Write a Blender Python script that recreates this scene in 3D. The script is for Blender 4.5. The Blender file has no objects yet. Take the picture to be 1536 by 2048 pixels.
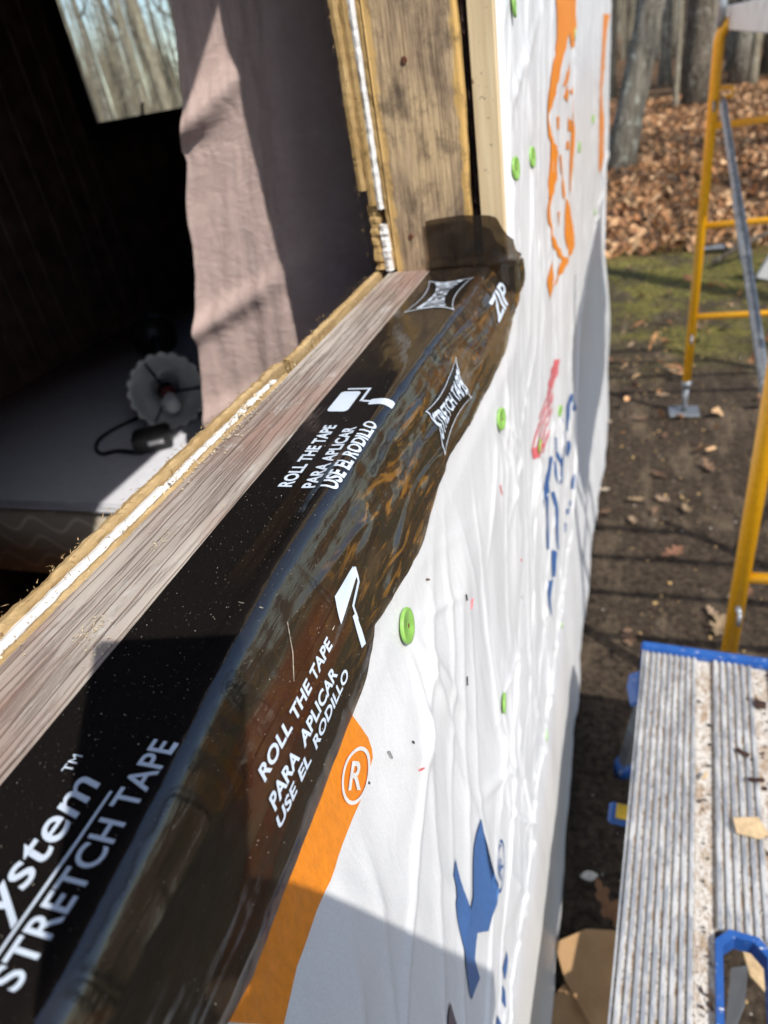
import bpy, bmesh, math, random
import numpy as np
from mathutils import Vector, Matrix, noise as mnoise

random.seed(7); rng = np.random.default_rng(7)
SC = bpy.context.scene
COL = SC.collection

# ------------------------------------------------------------------ camera
# world: +Y runs along the wall away from the viewer, +X points out of the wall, sill top is z = 0
F = 1360.0
D = np.array([507.0, -979.0, F]); D /= np.linalg.norm(D)
V = np.array([382.0, (F*F + 507*382)/979.0, F]); V /= np.linalg.norm(V)
R = np.array([np.cross(V, D), D, -V])
CAM = np.array([0, 0, .23])
cam = bpy.data.cameras.new('camera')
co = bpy.data.objects.new('camera', cam); COL.objects.link(co); SC.camera = co
co.matrix_world = Matrix(((R[0,0], -R[0,1], -R[0,2], CAM[0]), (R[1,0], -R[1,1], -R[1,2], CAM[1]),
                          (R[2,0], -R[2,1], -R[2,2], CAM[2]), (0,0,0,1)))
cam.sensor_fit = 'VERTICAL'; cam.sensor_height = 36; cam.lens = F/2048*36
cam.clip_start = .01; cam.clip_end = 2000
cam.dof.use_dof = True; cam.dof.focus_distance = .43; cam.dof.aperture_fstop = 7.0
# ------------------------------------------------------------------ sky, sun, exposure
SUN = Vector((-.7, .55, -1.0)).normalized()          # direction the light travels
w = bpy.data.worlds.new('World'); SC.world = w; w.use_nodes = True
nt = w.node_tree
sky = nt.nodes.new('ShaderNodeTexSky'); sky.sky_type = 'NISHITA'; sky.sun_disc = False
sky.sun_elevation = math.asin(-SUN.z); sky.sun_rotation = math.atan2(-SUN.x, -SUN.y)
sky.air_density = 1.0; sky.dust_density = 1.0; sky.ozone_density = 1.0
nt.links.new(sky.outputs[0], nt.nodes['Background'].inputs[0])
nt.nodes['Background'].inputs[1].default_value = .15
sl = bpy.data.lights.new('sun', 'SUN'); sl.energy = 3.5; sl.angle = math.radians(.53); sl.color = (1, .955, .89)
so = bpy.data.objects.new('sun', sl); COL.objects.link(so); so.rotation_euler = SUN.to_track_quat('-Z', 'Y').to_euler()
SC.view_settings.view_transform = 'Standard'; SC.view_settings.look = 'None'
SC.view_settings.exposure = .44; SC.view_settings.gamma = 1
SC.render.engine = 'CYCLES'
SC.cycles.max_bounces = 8; SC.cycles.transparent_max_bounces = 12; SC.cycles.use_denoising = True
SC.cycles.caustics_reflective = False; SC.cycles.caustics_refractive = False

# ------------------------------------------------------------------ helpers
def link(name, me, mat=None, parent=None, smooth=False, loc=None):
    o = bpy.data.objects.new(name, me); COL.objects.link(o)
    if mat is not None and not me.materials: me.materials.append(mat)
    if parent is not None: o.parent = parent
    if smooth and len(me.polygons): me.polygons.foreach_set('use_smooth', [True]*len(me.polygons))
    if loc is not None: o.location = loc
    return o
def tag(o, label=None, cat=None, group=None, kind=None):
    for k, v in (('label', label), ('category', cat), ('group', group), ('kind', kind)):
        if v: o[k] = v
    return o
def empty(name, loc=(0,0,0), rz=0):
    o = bpy.data.objects.new(name, None); COL.objects.link(o); o.location = loc; o.rotation_euler.z = rz
    o.empty_display_size = .05
    return o
def mesh(name, v, f, mat=None, parent=None, smooth=False, loc=None):
    me = bpy.data.meshes.new(name); me.from_pydata([tuple(map(float, p)) for p in v], [], [tuple(map(int, q)) for q in f]); me.update()
    return link(name, me, mat, parent, smooth, loc)
def bm_box(bm, x0,x1,y0,y1,z0,z1):
    vs = [bm.verts.new(p) for p in ((x0,y0,z0),(x1,y0,z0),(x1,y1,z0),(x0,y1,z0),(x0,y0,z1),(x1,y0,z1),(x1,y1,z1),(x0,y1,z1))]
    for q in ((0,3,2,1),(4,5,6,7),(0,1,5,4),(1,2,6,5),(2,3,7,6),(3,0,4,7)): bm.faces.new([vs[i] for i in q])
    return vs
def bm_obj(name, bm, mat, parent=None, smooth=False, loc=None, bevel=0, seg=1):
    if bevel: bmesh.ops.bevel(bm, geom=bm.edges[:], offset=bevel, segments=seg, affect='EDGES', clamp_overlap=True)
    bmesh.ops.recalc_face_normals(bm, faces=bm.faces[:])
    me = bpy.data.meshes.new(name); bm.to_mesh(me); bm.free()
    return link(name, me, mat, parent, smooth, loc)
def box(name, b, mat, parent=None, bevel=0, seg=1, loc=None):
    bm = bmesh.new(); bm_box(bm, *b); return bm_obj(name, bm, mat, parent, False, loc, bevel, seg)
def tube_data(pts, rad, n=10, cap=True):
    pts = [Vector(p) for p in pts]; v = []; f = []
    if not hasattr(rad, '__len__'): rad = [rad]*len(pts)
    up = Vector((0,0,1)); prev = None
    for i, p in enumerate(pts):
        t = (pts[min(i+1, len(pts)-1)] - pts[max(i-1, 0)]).normalized()
        if prev is None:
            a = t.cross(up if abs(t.z) < .95 else Vector((1,0,0))).normalized()
        else:
            a = (prev - t*prev.dot(t)).normalized()
        prev = a; b = t.cross(a)
        for k in range(n):
            an = 2*math.pi*k/n; v.append(p + (a*math.cos(an) + b*math.sin(an))*rad[i])
    for i in range(len(pts)-1):
        for k in range(n):
            f.append((i*n+k, i*n+(k+1)%n, (i+1)*n+(k+1)%n, (i+1)*n+k))
    if cap:
        f.append(tuple(range(n-1,-1,-1))); f.append(tuple(range((len(pts)-1)*n, len(pts)*n)))
    return v, f
def tube(name, pts, rad, mat, parent=None, n=10, smooth=True, loc=None):
    v, f = tube_data(pts, rad, n); return mesh(name, v, f, mat, parent, smooth, loc)
def grid_faces(nu, nv, keep=None):
    f = []
    for i in range(nu-1):
        for j in range(nv-1):
            if keep is None or keep(i, j): f.append((i*nv+j, (i+1)*nv+j, (i+1)*nv+j+1, i*nv+j+1))
    return f
def smoothstep(a, b, x):
    t = np.clip((np.asarray(x, float)-a)/(b-a), 0, 1); return t*t*(3-2*t)
# numpy value noise
_H = rng.random((256, 256))
def vn(x, y):
    x = np.asarray(x, float); y = np.asarray(y, float)
    xi = np.floor(x).astype(int); yi = np.floor(y).astype(int); fx = x-xi; fy = y-yi
    fx = fx*fx*fx*(fx*(fx*6-15)+10); fy = fy*fy*fy*(fy*(fy*6-15)+10)
    g = lambda a, b: _H[a % 256, b % 256]
    return (g(xi,yi)*(1-fx)+g(xi+1,yi)*fx)*(1-fy)+(g(xi,yi+1)*(1-fx)+g(xi+1,yi+1)*fx)*fy - .5
def fbm(x, y, o=4):
    s = 0; a = 1
    for k in range(o): s = s + a*vn(x*2**k+17*k, y*2**k+31*k); a *= .5
    return s
# pixel of the (1536 x 2048) photograph -> point on an axis plane; used to read measurements off the photograph
def at(px, py, axis, val):
    r = R @ np.array([px-768.0, py-1024.0, F]); i = 'xyz'.index(axis)
    return CAM + r*(val-CAM[i])/r[i]

# ------------------------------------------------------------------ material helpers
class MT:
    def __init__(s, name):
        s.m = bpy.data.materials.new(name); s.m.use_nodes = True; s.nt = s.m.node_tree
        s.b = s.nt.nodes['Principled BSDF']; s.out = s.nt.nodes['Material Output']
        s.tc = None
    def n(s, t, **k):
        nd = s.nt.nodes.new(t)
        for a, v in k.items(): setattr(nd, a, v)
        return nd
    def l(s, a, b): s.nt.links.new(a, b); return s
    def obj(s, scale=(1,1,1), coord='Object', rot=(0,0,0), loc=(0,0,0)):
        if s.tc is None: s.tc = s.n('ShaderNodeTexCoord')
        mp = s.n('ShaderNodeMapping'); mp.inputs['Scale'].default_value = scale; mp.inputs['Rotation'].default_value = rot; mp.inputs['Location'].default_value = loc
        s.l(s.tc.outputs[coord], mp.inputs['Vector']); return mp.outputs[0]
    def noise(s, vec, scale=5, detail=4, rough=.55, dist=0, color=False):
        nd = s.n('ShaderNodeTexNoise'); nd.inputs['Scale'].default_value = scale; nd.inputs['Detail'].default_value = detail
        nd.inputs['Roughness'].default_value = rough; nd.inputs['Distortion'].default_value = dist
        if vec is not None: s.l(vec, nd.inputs['Vector'])
        return nd.outputs['Color' if color else 'Fac']
    def ramp(s, fac, stops, interp='LINEAR'):
        nd = s.n('ShaderNodeValToRGB'); nd.color_ramp.interpolation = interp
        cr = nd.color_ramp
        while len(cr.elements) < len(stops): cr.elements.new(.5)
        for e, (p, c) in zip(cr.elements, stops):
            e.position = p; e.color = (c, c, c, 1) if not hasattr(c, '__len__') else (*c, 1)
        s.l(fac, nd.inputs['Fac']); return nd.outputs[0]
    def mix(s, fac, a, b, mode='MIX'):
        nd = s.n('ShaderNodeMix', data_type='RGBA', blend_type=mode)
        for i, x in ((0, fac), (6, a), (7, b)):
            if hasattr(x, 'links'): s.l(x, nd.inputs[i])
            else:
                nd.inputs[i].default_value = x if i == 0 else (*x, 1)
        return nd.outputs[2]
    def math(s, op, a, b=0.0, c=None):
        nd = s.n('ShaderNodeMath', operation=op)
        for i, x in enumerate((a, b) if c is None else (a, b, c)):
            if hasattr(x, 'links'): s.l(x, nd.inputs[i])
            else: nd.inputs[i].default_value = x
        return nd.outputs[0]
    def bump(s, h, strength=.5, dist=.002, chain=None):
        nd = s.n('ShaderNodeBump'); nd.inputs['Strength'].default_value = strength; nd.inputs['Distance'].default_value = dist
        s.l(h, nd.inputs['Height'])
        if chain is not None: s.l(chain, nd.inputs['Normal'])
        s.l(nd.outputs[0], s.b.inputs['Normal']); return nd.outputs[0]
    def set(s, **k):
        for a, v in k.items():
            i = s.b.inputs[{'color':'Base Color','rough':'Roughness','metal':'Metallic','spec':'Specular IOR Level','coat':'Coat Weight','trans':'Transmission Weight','sheen':'Sheen Weight'}[a]]
            if hasattr(v, 'links'): s.l(v, i)
            else: i.default_value = (*v, 1) if hasattr(v, '__len__') else v
        return s
def plain(name, col, rough=.6, metal=0, var=.15, scale=30, spec=.5, bump=0, coord='Object'):
    m = MT(name); n = m.noise(m.obj(coord=coord), scale, 5)
    c2 = tuple(max(0, c*(1-var*1.6)) for c in col); c3 = tuple(min(1, c*(1+var)) for c in col)
    m.set(color=m.ramp(n, [(.3, c2), (.7, c3)]), rough=rough, metal=metal, spec=spec)
    if bump: m.bump(n, bump, .002)
    return m.m

# ================================================================== MATERIALS
def mat_sill():
    m = MT('weathered_sill_wood')
    warp = m.noise(m.obj((1,1,1)), 9, 3, color=True)
    v = m.obj((1, .045, 1)); vv = m.n('ShaderNodeVectorMath', operation='MULTIPLY_ADD')
    m.l(warp, vv.inputs[0]); vv.inputs[1].default_value = (.006,.004,.006); m.l(v, vv.inputs[2]); v = vv.outputs[0]
    g1 = m.noise(v, 260, 5, .65); g2 = m.noise(v, 75, 4, .6)
    w = m.n('ShaderNodeTexWave', wave_type='BANDS', bands_direction='X'); w.inputs['Scale'].default_value = 34; w.inputs['Distortion'].default_value = 6
    w.inputs['Detail'].default_value = 3; w.inputs['Detail Scale'].default_value = 1.4; m.l(v, w.inputs['Vector'])
    lines = m.ramp(w.outputs['Fac'], [(0, 0), (.06, .4), (.13, 1)])
    thin = m.ramp(g1, [(.36, 0), (.5, 1)])
    big = m.noise(m.obj((1, .25, 1)), 14, 3)
    base = m.mix(m.ramp(big, [(.35,0),(.65,1)]), (.37,.315,.27), (.57,.51,.44))
    base = m.mix(m.ramp(g2, [(.35, 0), (.7, 1)]), m.mix(.45, base, (.19,.15,.13)), base)
    pink = m.ramp(m.noise(m.obj((1,.3,1), loc=(3,1,0)), 18, 3), [(.46, 0), (.66, .75)])
    base = m.mix(pink, base, (.31,.185,.145))
    paint = m.ramp(m.noise(m.obj((1,.5,1), loc=(7,2,0)), 55, 5, .7), [(.56, 0), (.66, .55)])
    base = m.mix(paint, base, (.55,.53,.50))
    base = m.mix(m.math('MULTIPLY', m.math('SUBTRACT', 1.0, lines), .50), base, (.15,.08,.055))
    base = m.mix(m.math('MULTIPLY', m.math('SUBTRACT', 1.0, thin), .52), base, (.14,.10,.08))
    m.set(color=base, rough=.85, spec=.25)
    n1 = m.bump(lines, .60, .0012); m.bump(thin, .75, .0008, n1)
    return m.m
def mat_stud():
    m = MT('old_rough_stud_wood')
    v = m.obj((1, 1, .05)); g = m.noise(v, 230, 5, .65, .2)
    saw = m.noise(m.obj((.12, 1, 1)), 420, 3, .6)
    big = m.noise(m.obj((1,1,.45)), 20, 5, .65, .5)
    c = m.ramp(big, [(.32, (.20,.145,.10)), (.47, (.46,.335,.21)), (.62, (.66,.48,.28))])
    c = m.mix(m.math('MULTIPLY', m.ramp(g, [(.38, 1), (.52, 0)]), .55), c, (.09,.058,.036)); c = m.mix(m.math('MULTIPLY', m.ramp(m.noise(m.obj((1,1,.03), loc=(1,0,4)), 480, 4, .7), [(.40,1),(.50,0)]), .28), c, (.07,.045,.03)); c = m.mix(m.math('MULTIPLY', m.ramp(saw, [(.36,1),(.46,0)]), .0), c, (.07,.05,.035))
    # fresh, yellow timber along the two sawn edges of the stud
    sx = m.n('ShaderNodeSeparateXYZ'); m.l(m.obj(), sx.inputs[0])
    xw = m.math('ADD', sx.outputs[0], m.math('MULTIPLY', m.math('SUBTRACT', m.noise(m.obj((1,1,.5)), 60, 4), .5), .02))
    e = m.n('ShaderNodeMapRange'); e.inputs[1].default_value = -.197; e.inputs[2].default_value = -.193; m.l(xw, e.inputs[0])
    e2 = m.n('ShaderNodeMapRange'); e2.inputs[1].default_value = -.283; e2.inputs[2].default_value = -.287; m.l(xw, e2.inputs[0])
    ed = m.math('MAXIMUM', e.outputs[0], m.math('MULTIPLY', e2.outputs[0], .8))
    c = m.mix(m.math('MULTIPLY', ed, .85), c, m.mix(g, (.78,.50,.16), (.62,.36,.10)))
    vor = m.n('ShaderNodeTexVoronoi'); vor.inputs['Scale'].default_value = 13; m.l(m.obj((1,0,.8), loc=(.02,0,.012)), vor.inputs['Vector'])
    kn = m.ramp(vor.outputs['Distance'], [(.0, 1), (.075, .9), (.10, 0)])
    c = m.mix(m.math('MULTIPLY', kn, .8), c, (.11,.04,.022))
    blot = m.ramp(m.noise(m.obj((1,1,.8), loc=(5,0,1)), 34, 5, .7), [(.52,0),(.68,.6)])
    c = m.mix(blot, c, (.055,.042,.035))
    m.set(color=c, rough=.8, spec=.25)
    n1 = m.bump(saw, .15, .0012); m.bump(g, .8, .0016, n1)
    return m.m
def mat_pine(name, a, b, scale=(1,1,.05), bump=.35):
    m = MT(name); v = m.obj(scale); g = m.noise(v, 150, 5, .6, .3); g2 = m.noise(m.obj(tuple(.6*q+.02 for q in scale)), 45, 3)
    c = m.mix(m.ramp(g, [(.35,0),(.68,1)]), a, b); c = m.mix(m.ramp(g2, [(.5,0),(.75,.5)]), c, tuple(.6*q for q in a))
    sp = m.ramp(m.noise(m.obj(), 120, 3), [(.67,0),(.72,.7)]); c = m.mix(sp, c, (.12,.06,.03))
    m.set(color=c, rough=.8, spec=.25); n1 = m.bump(g, bump, .0012); m.bump(m.noise(m.obj(), 700, 3, .7), bump*.9, .0015, n1); return m.m
def mat_tape():
    m = MT('black_stretch_film'); uv = m.n('ShaderNodeUVMap', uv_map='tape')
    sx = m.n('ShaderNodeSeparateXYZ'); m.l(uv.outputs[0], sx.inputs[0]); Y = sx.outputs[0]; S = sx.outputs[1]
    def mapv(sc, loc=(0,0,0)):
        mp = m.n('ShaderNodeMapping'); mp.inputs['Scale'].default_value = sc; mp.inputs['Location'].default_value = loc; m.l(uv.outputs[0], mp.inputs['Vector']); return mp.outputs[0]
    def rng_(x, a, b):
        r = m.n('ShaderNodeMapRange', interpolation_type='SMOOTHSTEP'); r.inputs[1].default_value = a; r.inputs[2].default_value = b; m.l(x, r.inputs[0]); return r.outputs[0]
    n1 = m.noise(mapv((1,2.2,1)), 11, 4, .6, 1.6); n2 = m.noise(mapv((.50,2.4,1), (3,1,0)), 24, 4, .55, 2.4)
    fold = rng_(S, .070, .092)                                   # the film over the outer edge and down the wall
    # where the glue has not wetted the film it is clearer and the timber shows through
    far = rng_(Y, .50, .64)
    clear = m.math('MULTIPLY', m.ramp(n1, [(.42, .15), (.62, 1)]), m.math('ADD', m.math('MULTIPLY', fold, .55), m.math('MULTIPLY', far, .60)))
    stripe = m.math('MULTIPLY', m.math('MULTIPLY', rng_(S, .030, .036), rng_(S, .054, .047)), m.math('MULTIPLY', rng_(Y, .23, .27), rng_(Y, .40, .36)))
    clear = m.math('MINIMUM', m.math('ADD', clear, m.math('MULTIPLY', stripe, .38)), 1.0)
    dust = m.ramp(m.noise(mapv((1,1,1),(9,2,0)), 900, 2), [(.66, 0), (.74, .25)])
    streak = m.math('MULTIPLY', m.ramp(n2, [(.565,0),(.64,1)]), fold)
    streak = m.math('MULTIPLY', streak, rng_(Y, .24, .38))
    col = m.mix(streak, m.mix(fold, (.010,.0085,.008), (.024,.019,.013)), (.20,.095,.020))
    red = m.math('MULTIPLY', m.math('MULTIPLY', rng_(S, .088, .095), rng_(S, .126, .118)), m.math('MULTIPLY', rng_(Y, .12, .16), rng_(Y, .30, .26)))
    col = m.mix(m.math('MULTIPLY', red, .8), col, (.055,.016,.008))
    haze = m.math('MULTIPLY', rng_(Y, .5, .62), m.ramp(n1, [(.3,.1),(.7,.8)]))
    col = m.mix(m.math('MULTIPLY', haze, .55), col, (.07,.055,.038))
    col = m.mix(dust, col, (.3,.27,.22))
    m.set(color=col, rough=m.ramp(n2, [(.3,.06),(.7,.12)]), spec=.6); m.b.inputs['IOR'].default_value = 1.70
    b1 = m.bump(n2, .07, .003); b2 = m.bump(m.noise(mapv((.22,3,1)), 60, 3, .5, .8), .07, .0016, b1)
    m.bump(m.noise(mapv((1,1,1)), 600, 2), .05, .0005, b2)
    tr = m.n('ShaderNodeBsdfTransparent'); tr.inputs[0].default_value = (.62,.50,.36,1)
    mx = m.n('ShaderNodeMixShader'); m.l(m.math('MULTIPLY', clear, .55), mx.inputs[0]); m.l(m.b.outputs[0], mx.inputs[1]); m.l(tr.outputs[0], mx.inputs[2])
    m.l(mx.outputs[0], m.out.inputs[0]); return m.m
def mat_flap():
    m = MT('smoky_film_flap'); n = m.noise(m.obj(), 30, 4)
    m.set(color=m.ramp(n, [(.3,(.010,.008,.007)),(.75,(.040,.031,.022))]), rough=.2, spec=.5); m.bump(n, .25, .004)
    tr = m.n('ShaderNodeBsdfTransparent'); tr.inputs[0].default_value = (.66,.55,.42,1)
    mx = m.n('ShaderNodeMixShader'); m.l(m.ramp(n, [(.3,.12),(.7,.26)]), mx.inputs[0]); m.l(m.b.outputs[0], mx.inputs[1]); m.l(tr.outputs[0], mx.inputs[2])
    m.l(mx.outputs[0], m.out.inputs[0]); return m.m
def mat_wrap():
    m = MT('white_housewrap_film')
    f = m.noise(m.obj((1,1,.35)), 38, 5, .6, .8); f2 = m.noise(m.obj((1,1.6,.5)), 90, 3, .5, .5)
    fib = m.noise(m.obj((1,1,.5)), 900, 2)
    dirt = m.ramp(m.noise(m.obj((1,1,.4), loc=(4,2,1)), 9, 6, .7), [(.55,0),(.8,.35)])
    c = m.mix(m.ramp(fib, [(.4,0),(.6,1)]), (.78,.785,.79), (.85,.85,.845)); c = m.mix(dirt, c, (.58,.55,.50))
    m.set(color=c, rough=.34, spec=.45)
    n1 = m.bump(f, .20, .005); m.bump(f2, .10, .0018, n1)
    tl = m.n('ShaderNodeBsdfTranslucent'); tl.inputs[0].default_value = (.8,.78,.74,1)
    mx = m.n('ShaderNodeMixShader'); mx.inputs[0].default_value = .08; m.l(m.b.outputs[0], mx.inputs[1]); m.l(tl.outputs[0], mx.inputs[2]); m.l(mx.outputs[0], m.out.inputs[0])
    return m.m
def mat_print(name, col, var=.12):
    m = MT(name); n = m.noise(m.obj((1,1,.4)), 240, 4, .7)
    f = m.noise(m.obj((1,1,.35)), 38, 5, .6, .8)
    m.set(color=m.ramp(n, [(.3, tuple(q*(1-var) for q in col)), (.7, tuple(min(1,q*(1+var)) for q in col))]), rough=.45, spec=.35)
    n1 = m.bump(f, .30, .006); m.bump(n, .12, .0008, n1); return m.m
def mat_platform():
    m = MT('dirty_ribbed_aluminium')
    n = m.noise(m.obj((1,.35,1)), 30, 6, .7, .4); n2 = m.noise(m.obj((1,.6,1), loc=(3,3,0)), 95, 5, .7)
    pl = m.ramp(n, [(.50,0),(.60,1)]); dirt = m.ramp(n2, [(.50,0),(.60,.9)])
    c = m.mix(m.math('MULTIPLY', pl, .35), (.38,.40,.43), (.62,.60,.56)); c = m.mix(m.math('MULTIPLY', dirt, .25), c, (.30,.24,.17))
    m.set(color=c, rough=m.mix(pl, (.42,)*3, (.9,)*3), metal=m.math('MULTIPLY', m.math('SUBTRACT', 1.0, m.math('MAXIMUM', pl, dirt)), .55), spec=.4)
    m.bump(n2, .4, .002); return m.m
def mat_dirtfill():
    m = MT('plaster_dust_in_channel')
    n = m.noise(m.obj((1,.5,1)), 60, 6, .75); n2 = m.noise(m.obj((1,.6,1), loc=(2,5,0)), 200, 4, .7)
    c = m.mix(m.ramp(n, [(.45,0),(.62,1)]), (.64,.61,.56), (.38,.28,.19)); c = m.mix(m.ramp(n2, [(.54,0),(.64,.9)]), c, (.16,.10,.06))
    m.set(color=c, rough=.95, spec=.1); m.bump(n2, .8, .004); return m.m
def mat_ground():
    m = MT('woodland_floor'); geo = m.n('ShaderNodeNewGeometry'); sp = m.n('ShaderNodeSeparateXYZ'); m.l(geo.outputs['Position'], sp.inputs[0])
    def nz(sc, d=6, r=.65, loc=0, col=False, st=(1,1,1)):
        mp = m.n('ShaderNodeMapping'); mp.inputs['Location'].default_value = (loc,loc,0); mp.inputs['Scale'].default_value = st; m.l(geo.outputs['Position'], mp.inputs[0])
        return m.noise(mp.outputs[0], sc, d, r, .3, col)
    def rng_(x, a, b):
        r = m.n('ShaderNodeMapRange', interpolation_type='SMOOTHSTEP'); r.inputs[1].default_value = a; r.inputs[2].default_value = b; m.l(x, r.inputs[0]); return r.outputs[0]
    yy = m.math('ADD', sp.outputs[1], m.math('MULTIPLY', m.math('SUBTRACT', nz(1.3,5), .5), 1.8))
    fine = nz(42, 6, .7, 3)
    soil = m.mix(m.ramp(fine, [(.35,0),(.65,1)]), (.024,.018,.013), (.105,.077,.054))
    sand = m.ramp(nz(4.5, 5, .6, 11, st=(1.8,.5,1)), [(.52,0),(.66,.8)])
    soil = m.mix(sand, soil, m.mix(fine, (.10,.075,.05), (.24,.18,.12)))
    moss = m.mix(m.ramp(nz(26,7,.75,7), [(.38,0),(.62,1)]), (.030,.028,.010), (.27,.235,.06))
    mossp = m.math('MULTIPLY', m.math('MULTIPLY', rng_(yy, 4.0, 5.0), rng_(yy, 7.6, 6.9)), m.ramp(nz(2.2,5,.7,5), [(.40,.10),(.56,1)]))
    c = m.mix(mossp, soil, moss)
    lf = m.n('ShaderNodeTexVoronoi'); lf.inputs['Scale'].default_value = 9; m.l(geo.outputs['Position'], lf.inputs['Vector'])
    leafc = m.ramp(lf.outputs['Color'], [(.1,(.05,.028,.016)),(.4,(.15,.082,.04)),(.7,(.26,.155,.08)),(1,(.36,.25,.15))])
    leafm = rng_(yy, 6.7, 7.3)
    side = rng_(sp.outputs[0], -3.0, -3.6); leafm = m.math('MAXIMUM', leafm, side)
    c = m.mix(leafm, c, leafc)
    m.set(color=c, rough=.95, spec=.12)
    m.bump(fine, .8, .03); return m.m
def mat_bark(name, a, b, lichen=.35):
    m = MT(name); v = m.obj((1,1,.18)); n = m.noise(v, 22, 6, .7, .6); n2 = m.noise(m.obj(), 6, 5, .65)
    c = m.mix(m.ramp(n, [(.38,0),(.62,1)]), a, b)
    li = m.ramp(m.noise(m.obj((1,1,.7), loc=(3,7,1)), 9, 5, .75), [(.57,0),(.61,lichen*2)])
    c = m.mix(li, c, (.58,.60,.50)); c = m.mix(m.ramp(n2, [(.5,0),(.75,.35)]), c, (.13,.12,.07))
    m.set(color=c, rough=.95, spec=.15); m.bump(n, 1.0, .05); return m.m
def mat_leaf():
    m = MT('dry_fallen_leaf'); at_ = m.n('ShaderNodeAttribute'); at_.attribute_name = 'tint'
    m.set(color=at_.outputs['Color'], rough=.8, spec=.25); return m.m
def mat_cloth():
    m = MT('mauve_curtain_cloth'); v = m.noise(m.obj(), 700, 2); cr = m.noise(m.obj((1,1,1.6)), 26, 6, .62, 1.2)
    m.set(color=m.ramp(cr, [(.3,(.50,.37,.335)),(.7,(.58,.445,.405))]), rough=.9, spec=.15, sheen=.2)
    n1 = m.bump(cr, .28, .010); m.bump(v, .15, .0006, n1); return m.m
def mat_yellow():
    m = MT('yellow_scaffold_paint'); n = m.noise(m.obj(), 60, 5, .7); ch = m.ramp(m.noise(m.obj(loc=(2,2,2)), 28, 6, .75), [(.66,0),(.70,1)])
    c = m.mix(m.ramp(n, [(.3,0),(.7,1)]), (.72,.32,.004), (.86,.43,.008)); c = m.mix(ch, c, (.16,.07,.025))
    m.set(color=c, rough=.38, spec=.5); m.bump(ch, .3, .001); return m.m
def mat_scuff():
    m = MT('scuffed_blue_paint'); n = m.noise(m.obj((1,2,1)), 38, 6, .75, .6); n2 = m.noise(m.obj(), 20, 4)
    c = m.mix(m.ramp(n2, [(.3,0),(.7,1)]), (.012,.070,.27), (.022,.11,.38)); c = m.mix(m.ramp(n, [(.60,0),(.66,.9)]), c, (.62,.62,.60))
    m.set(color=c, rough=.45); m.bump(n, .2, .001); return m.m
def mat_card():
    m = MT('brown_cardboard'); n = m.noise(m.obj((1,.2,1)), 90, 4); n2 = m.noise(m.obj(), 14, 4)
    m.set(color=m.mix(m.ramp(n2, [(.35,0),(.7,1)]), m.mix(n, (.42,.26,.125), (.50,.32,.165)), (.36,.21,.10)), rough=.85, spec=.2); m.bump(n, .1, .001); return m.m
def mat_bedside():
    m = MT('quilted_box_spring_cloth'); v = m.obj()
    sp = m.n('ShaderNodeSeparateXYZ'); m.l(v, sp.inputs[0])
    a = m.math('ADD', m.math('MULTIPLY', sp.outputs[2], 52.0), m.math('MULTIPLY', m.math('SINE', m.math('MULTIPLY', m.math('ADD', sp.outputs[0], sp.outputs[1]), 42.0)), 1.1))
    s = m.ramp(m.math('ABSOLUTE', m.math('SINE', a)), [(0,1),(.22,.3),(.5,0)])
    m.set(color=m.mix(s, (.46,.40,.31), (.85,.78,.65)), rough=.8); m.bump(s, .4, .004); return m.m
def mat_glass():
    m = MT('window_glass'); tr = m.n('ShaderNodeBsdfTransparent'); tr.inputs[0].default_value = (.93,.95,.94,1)
    gl = m.n('ShaderNodeBsdfGlossy'); gl.inputs['Roughness'].default_value = .02
    mx = m.n('ShaderNodeMixShader'); mx.inputs[0].default_value = .04; m.l(tr.outputs[0], mx.inputs[1]); m.l(gl.outputs[0], mx.inputs[2]); m.l(mx.outputs[0], m.out.inputs[0]); return m.m

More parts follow.
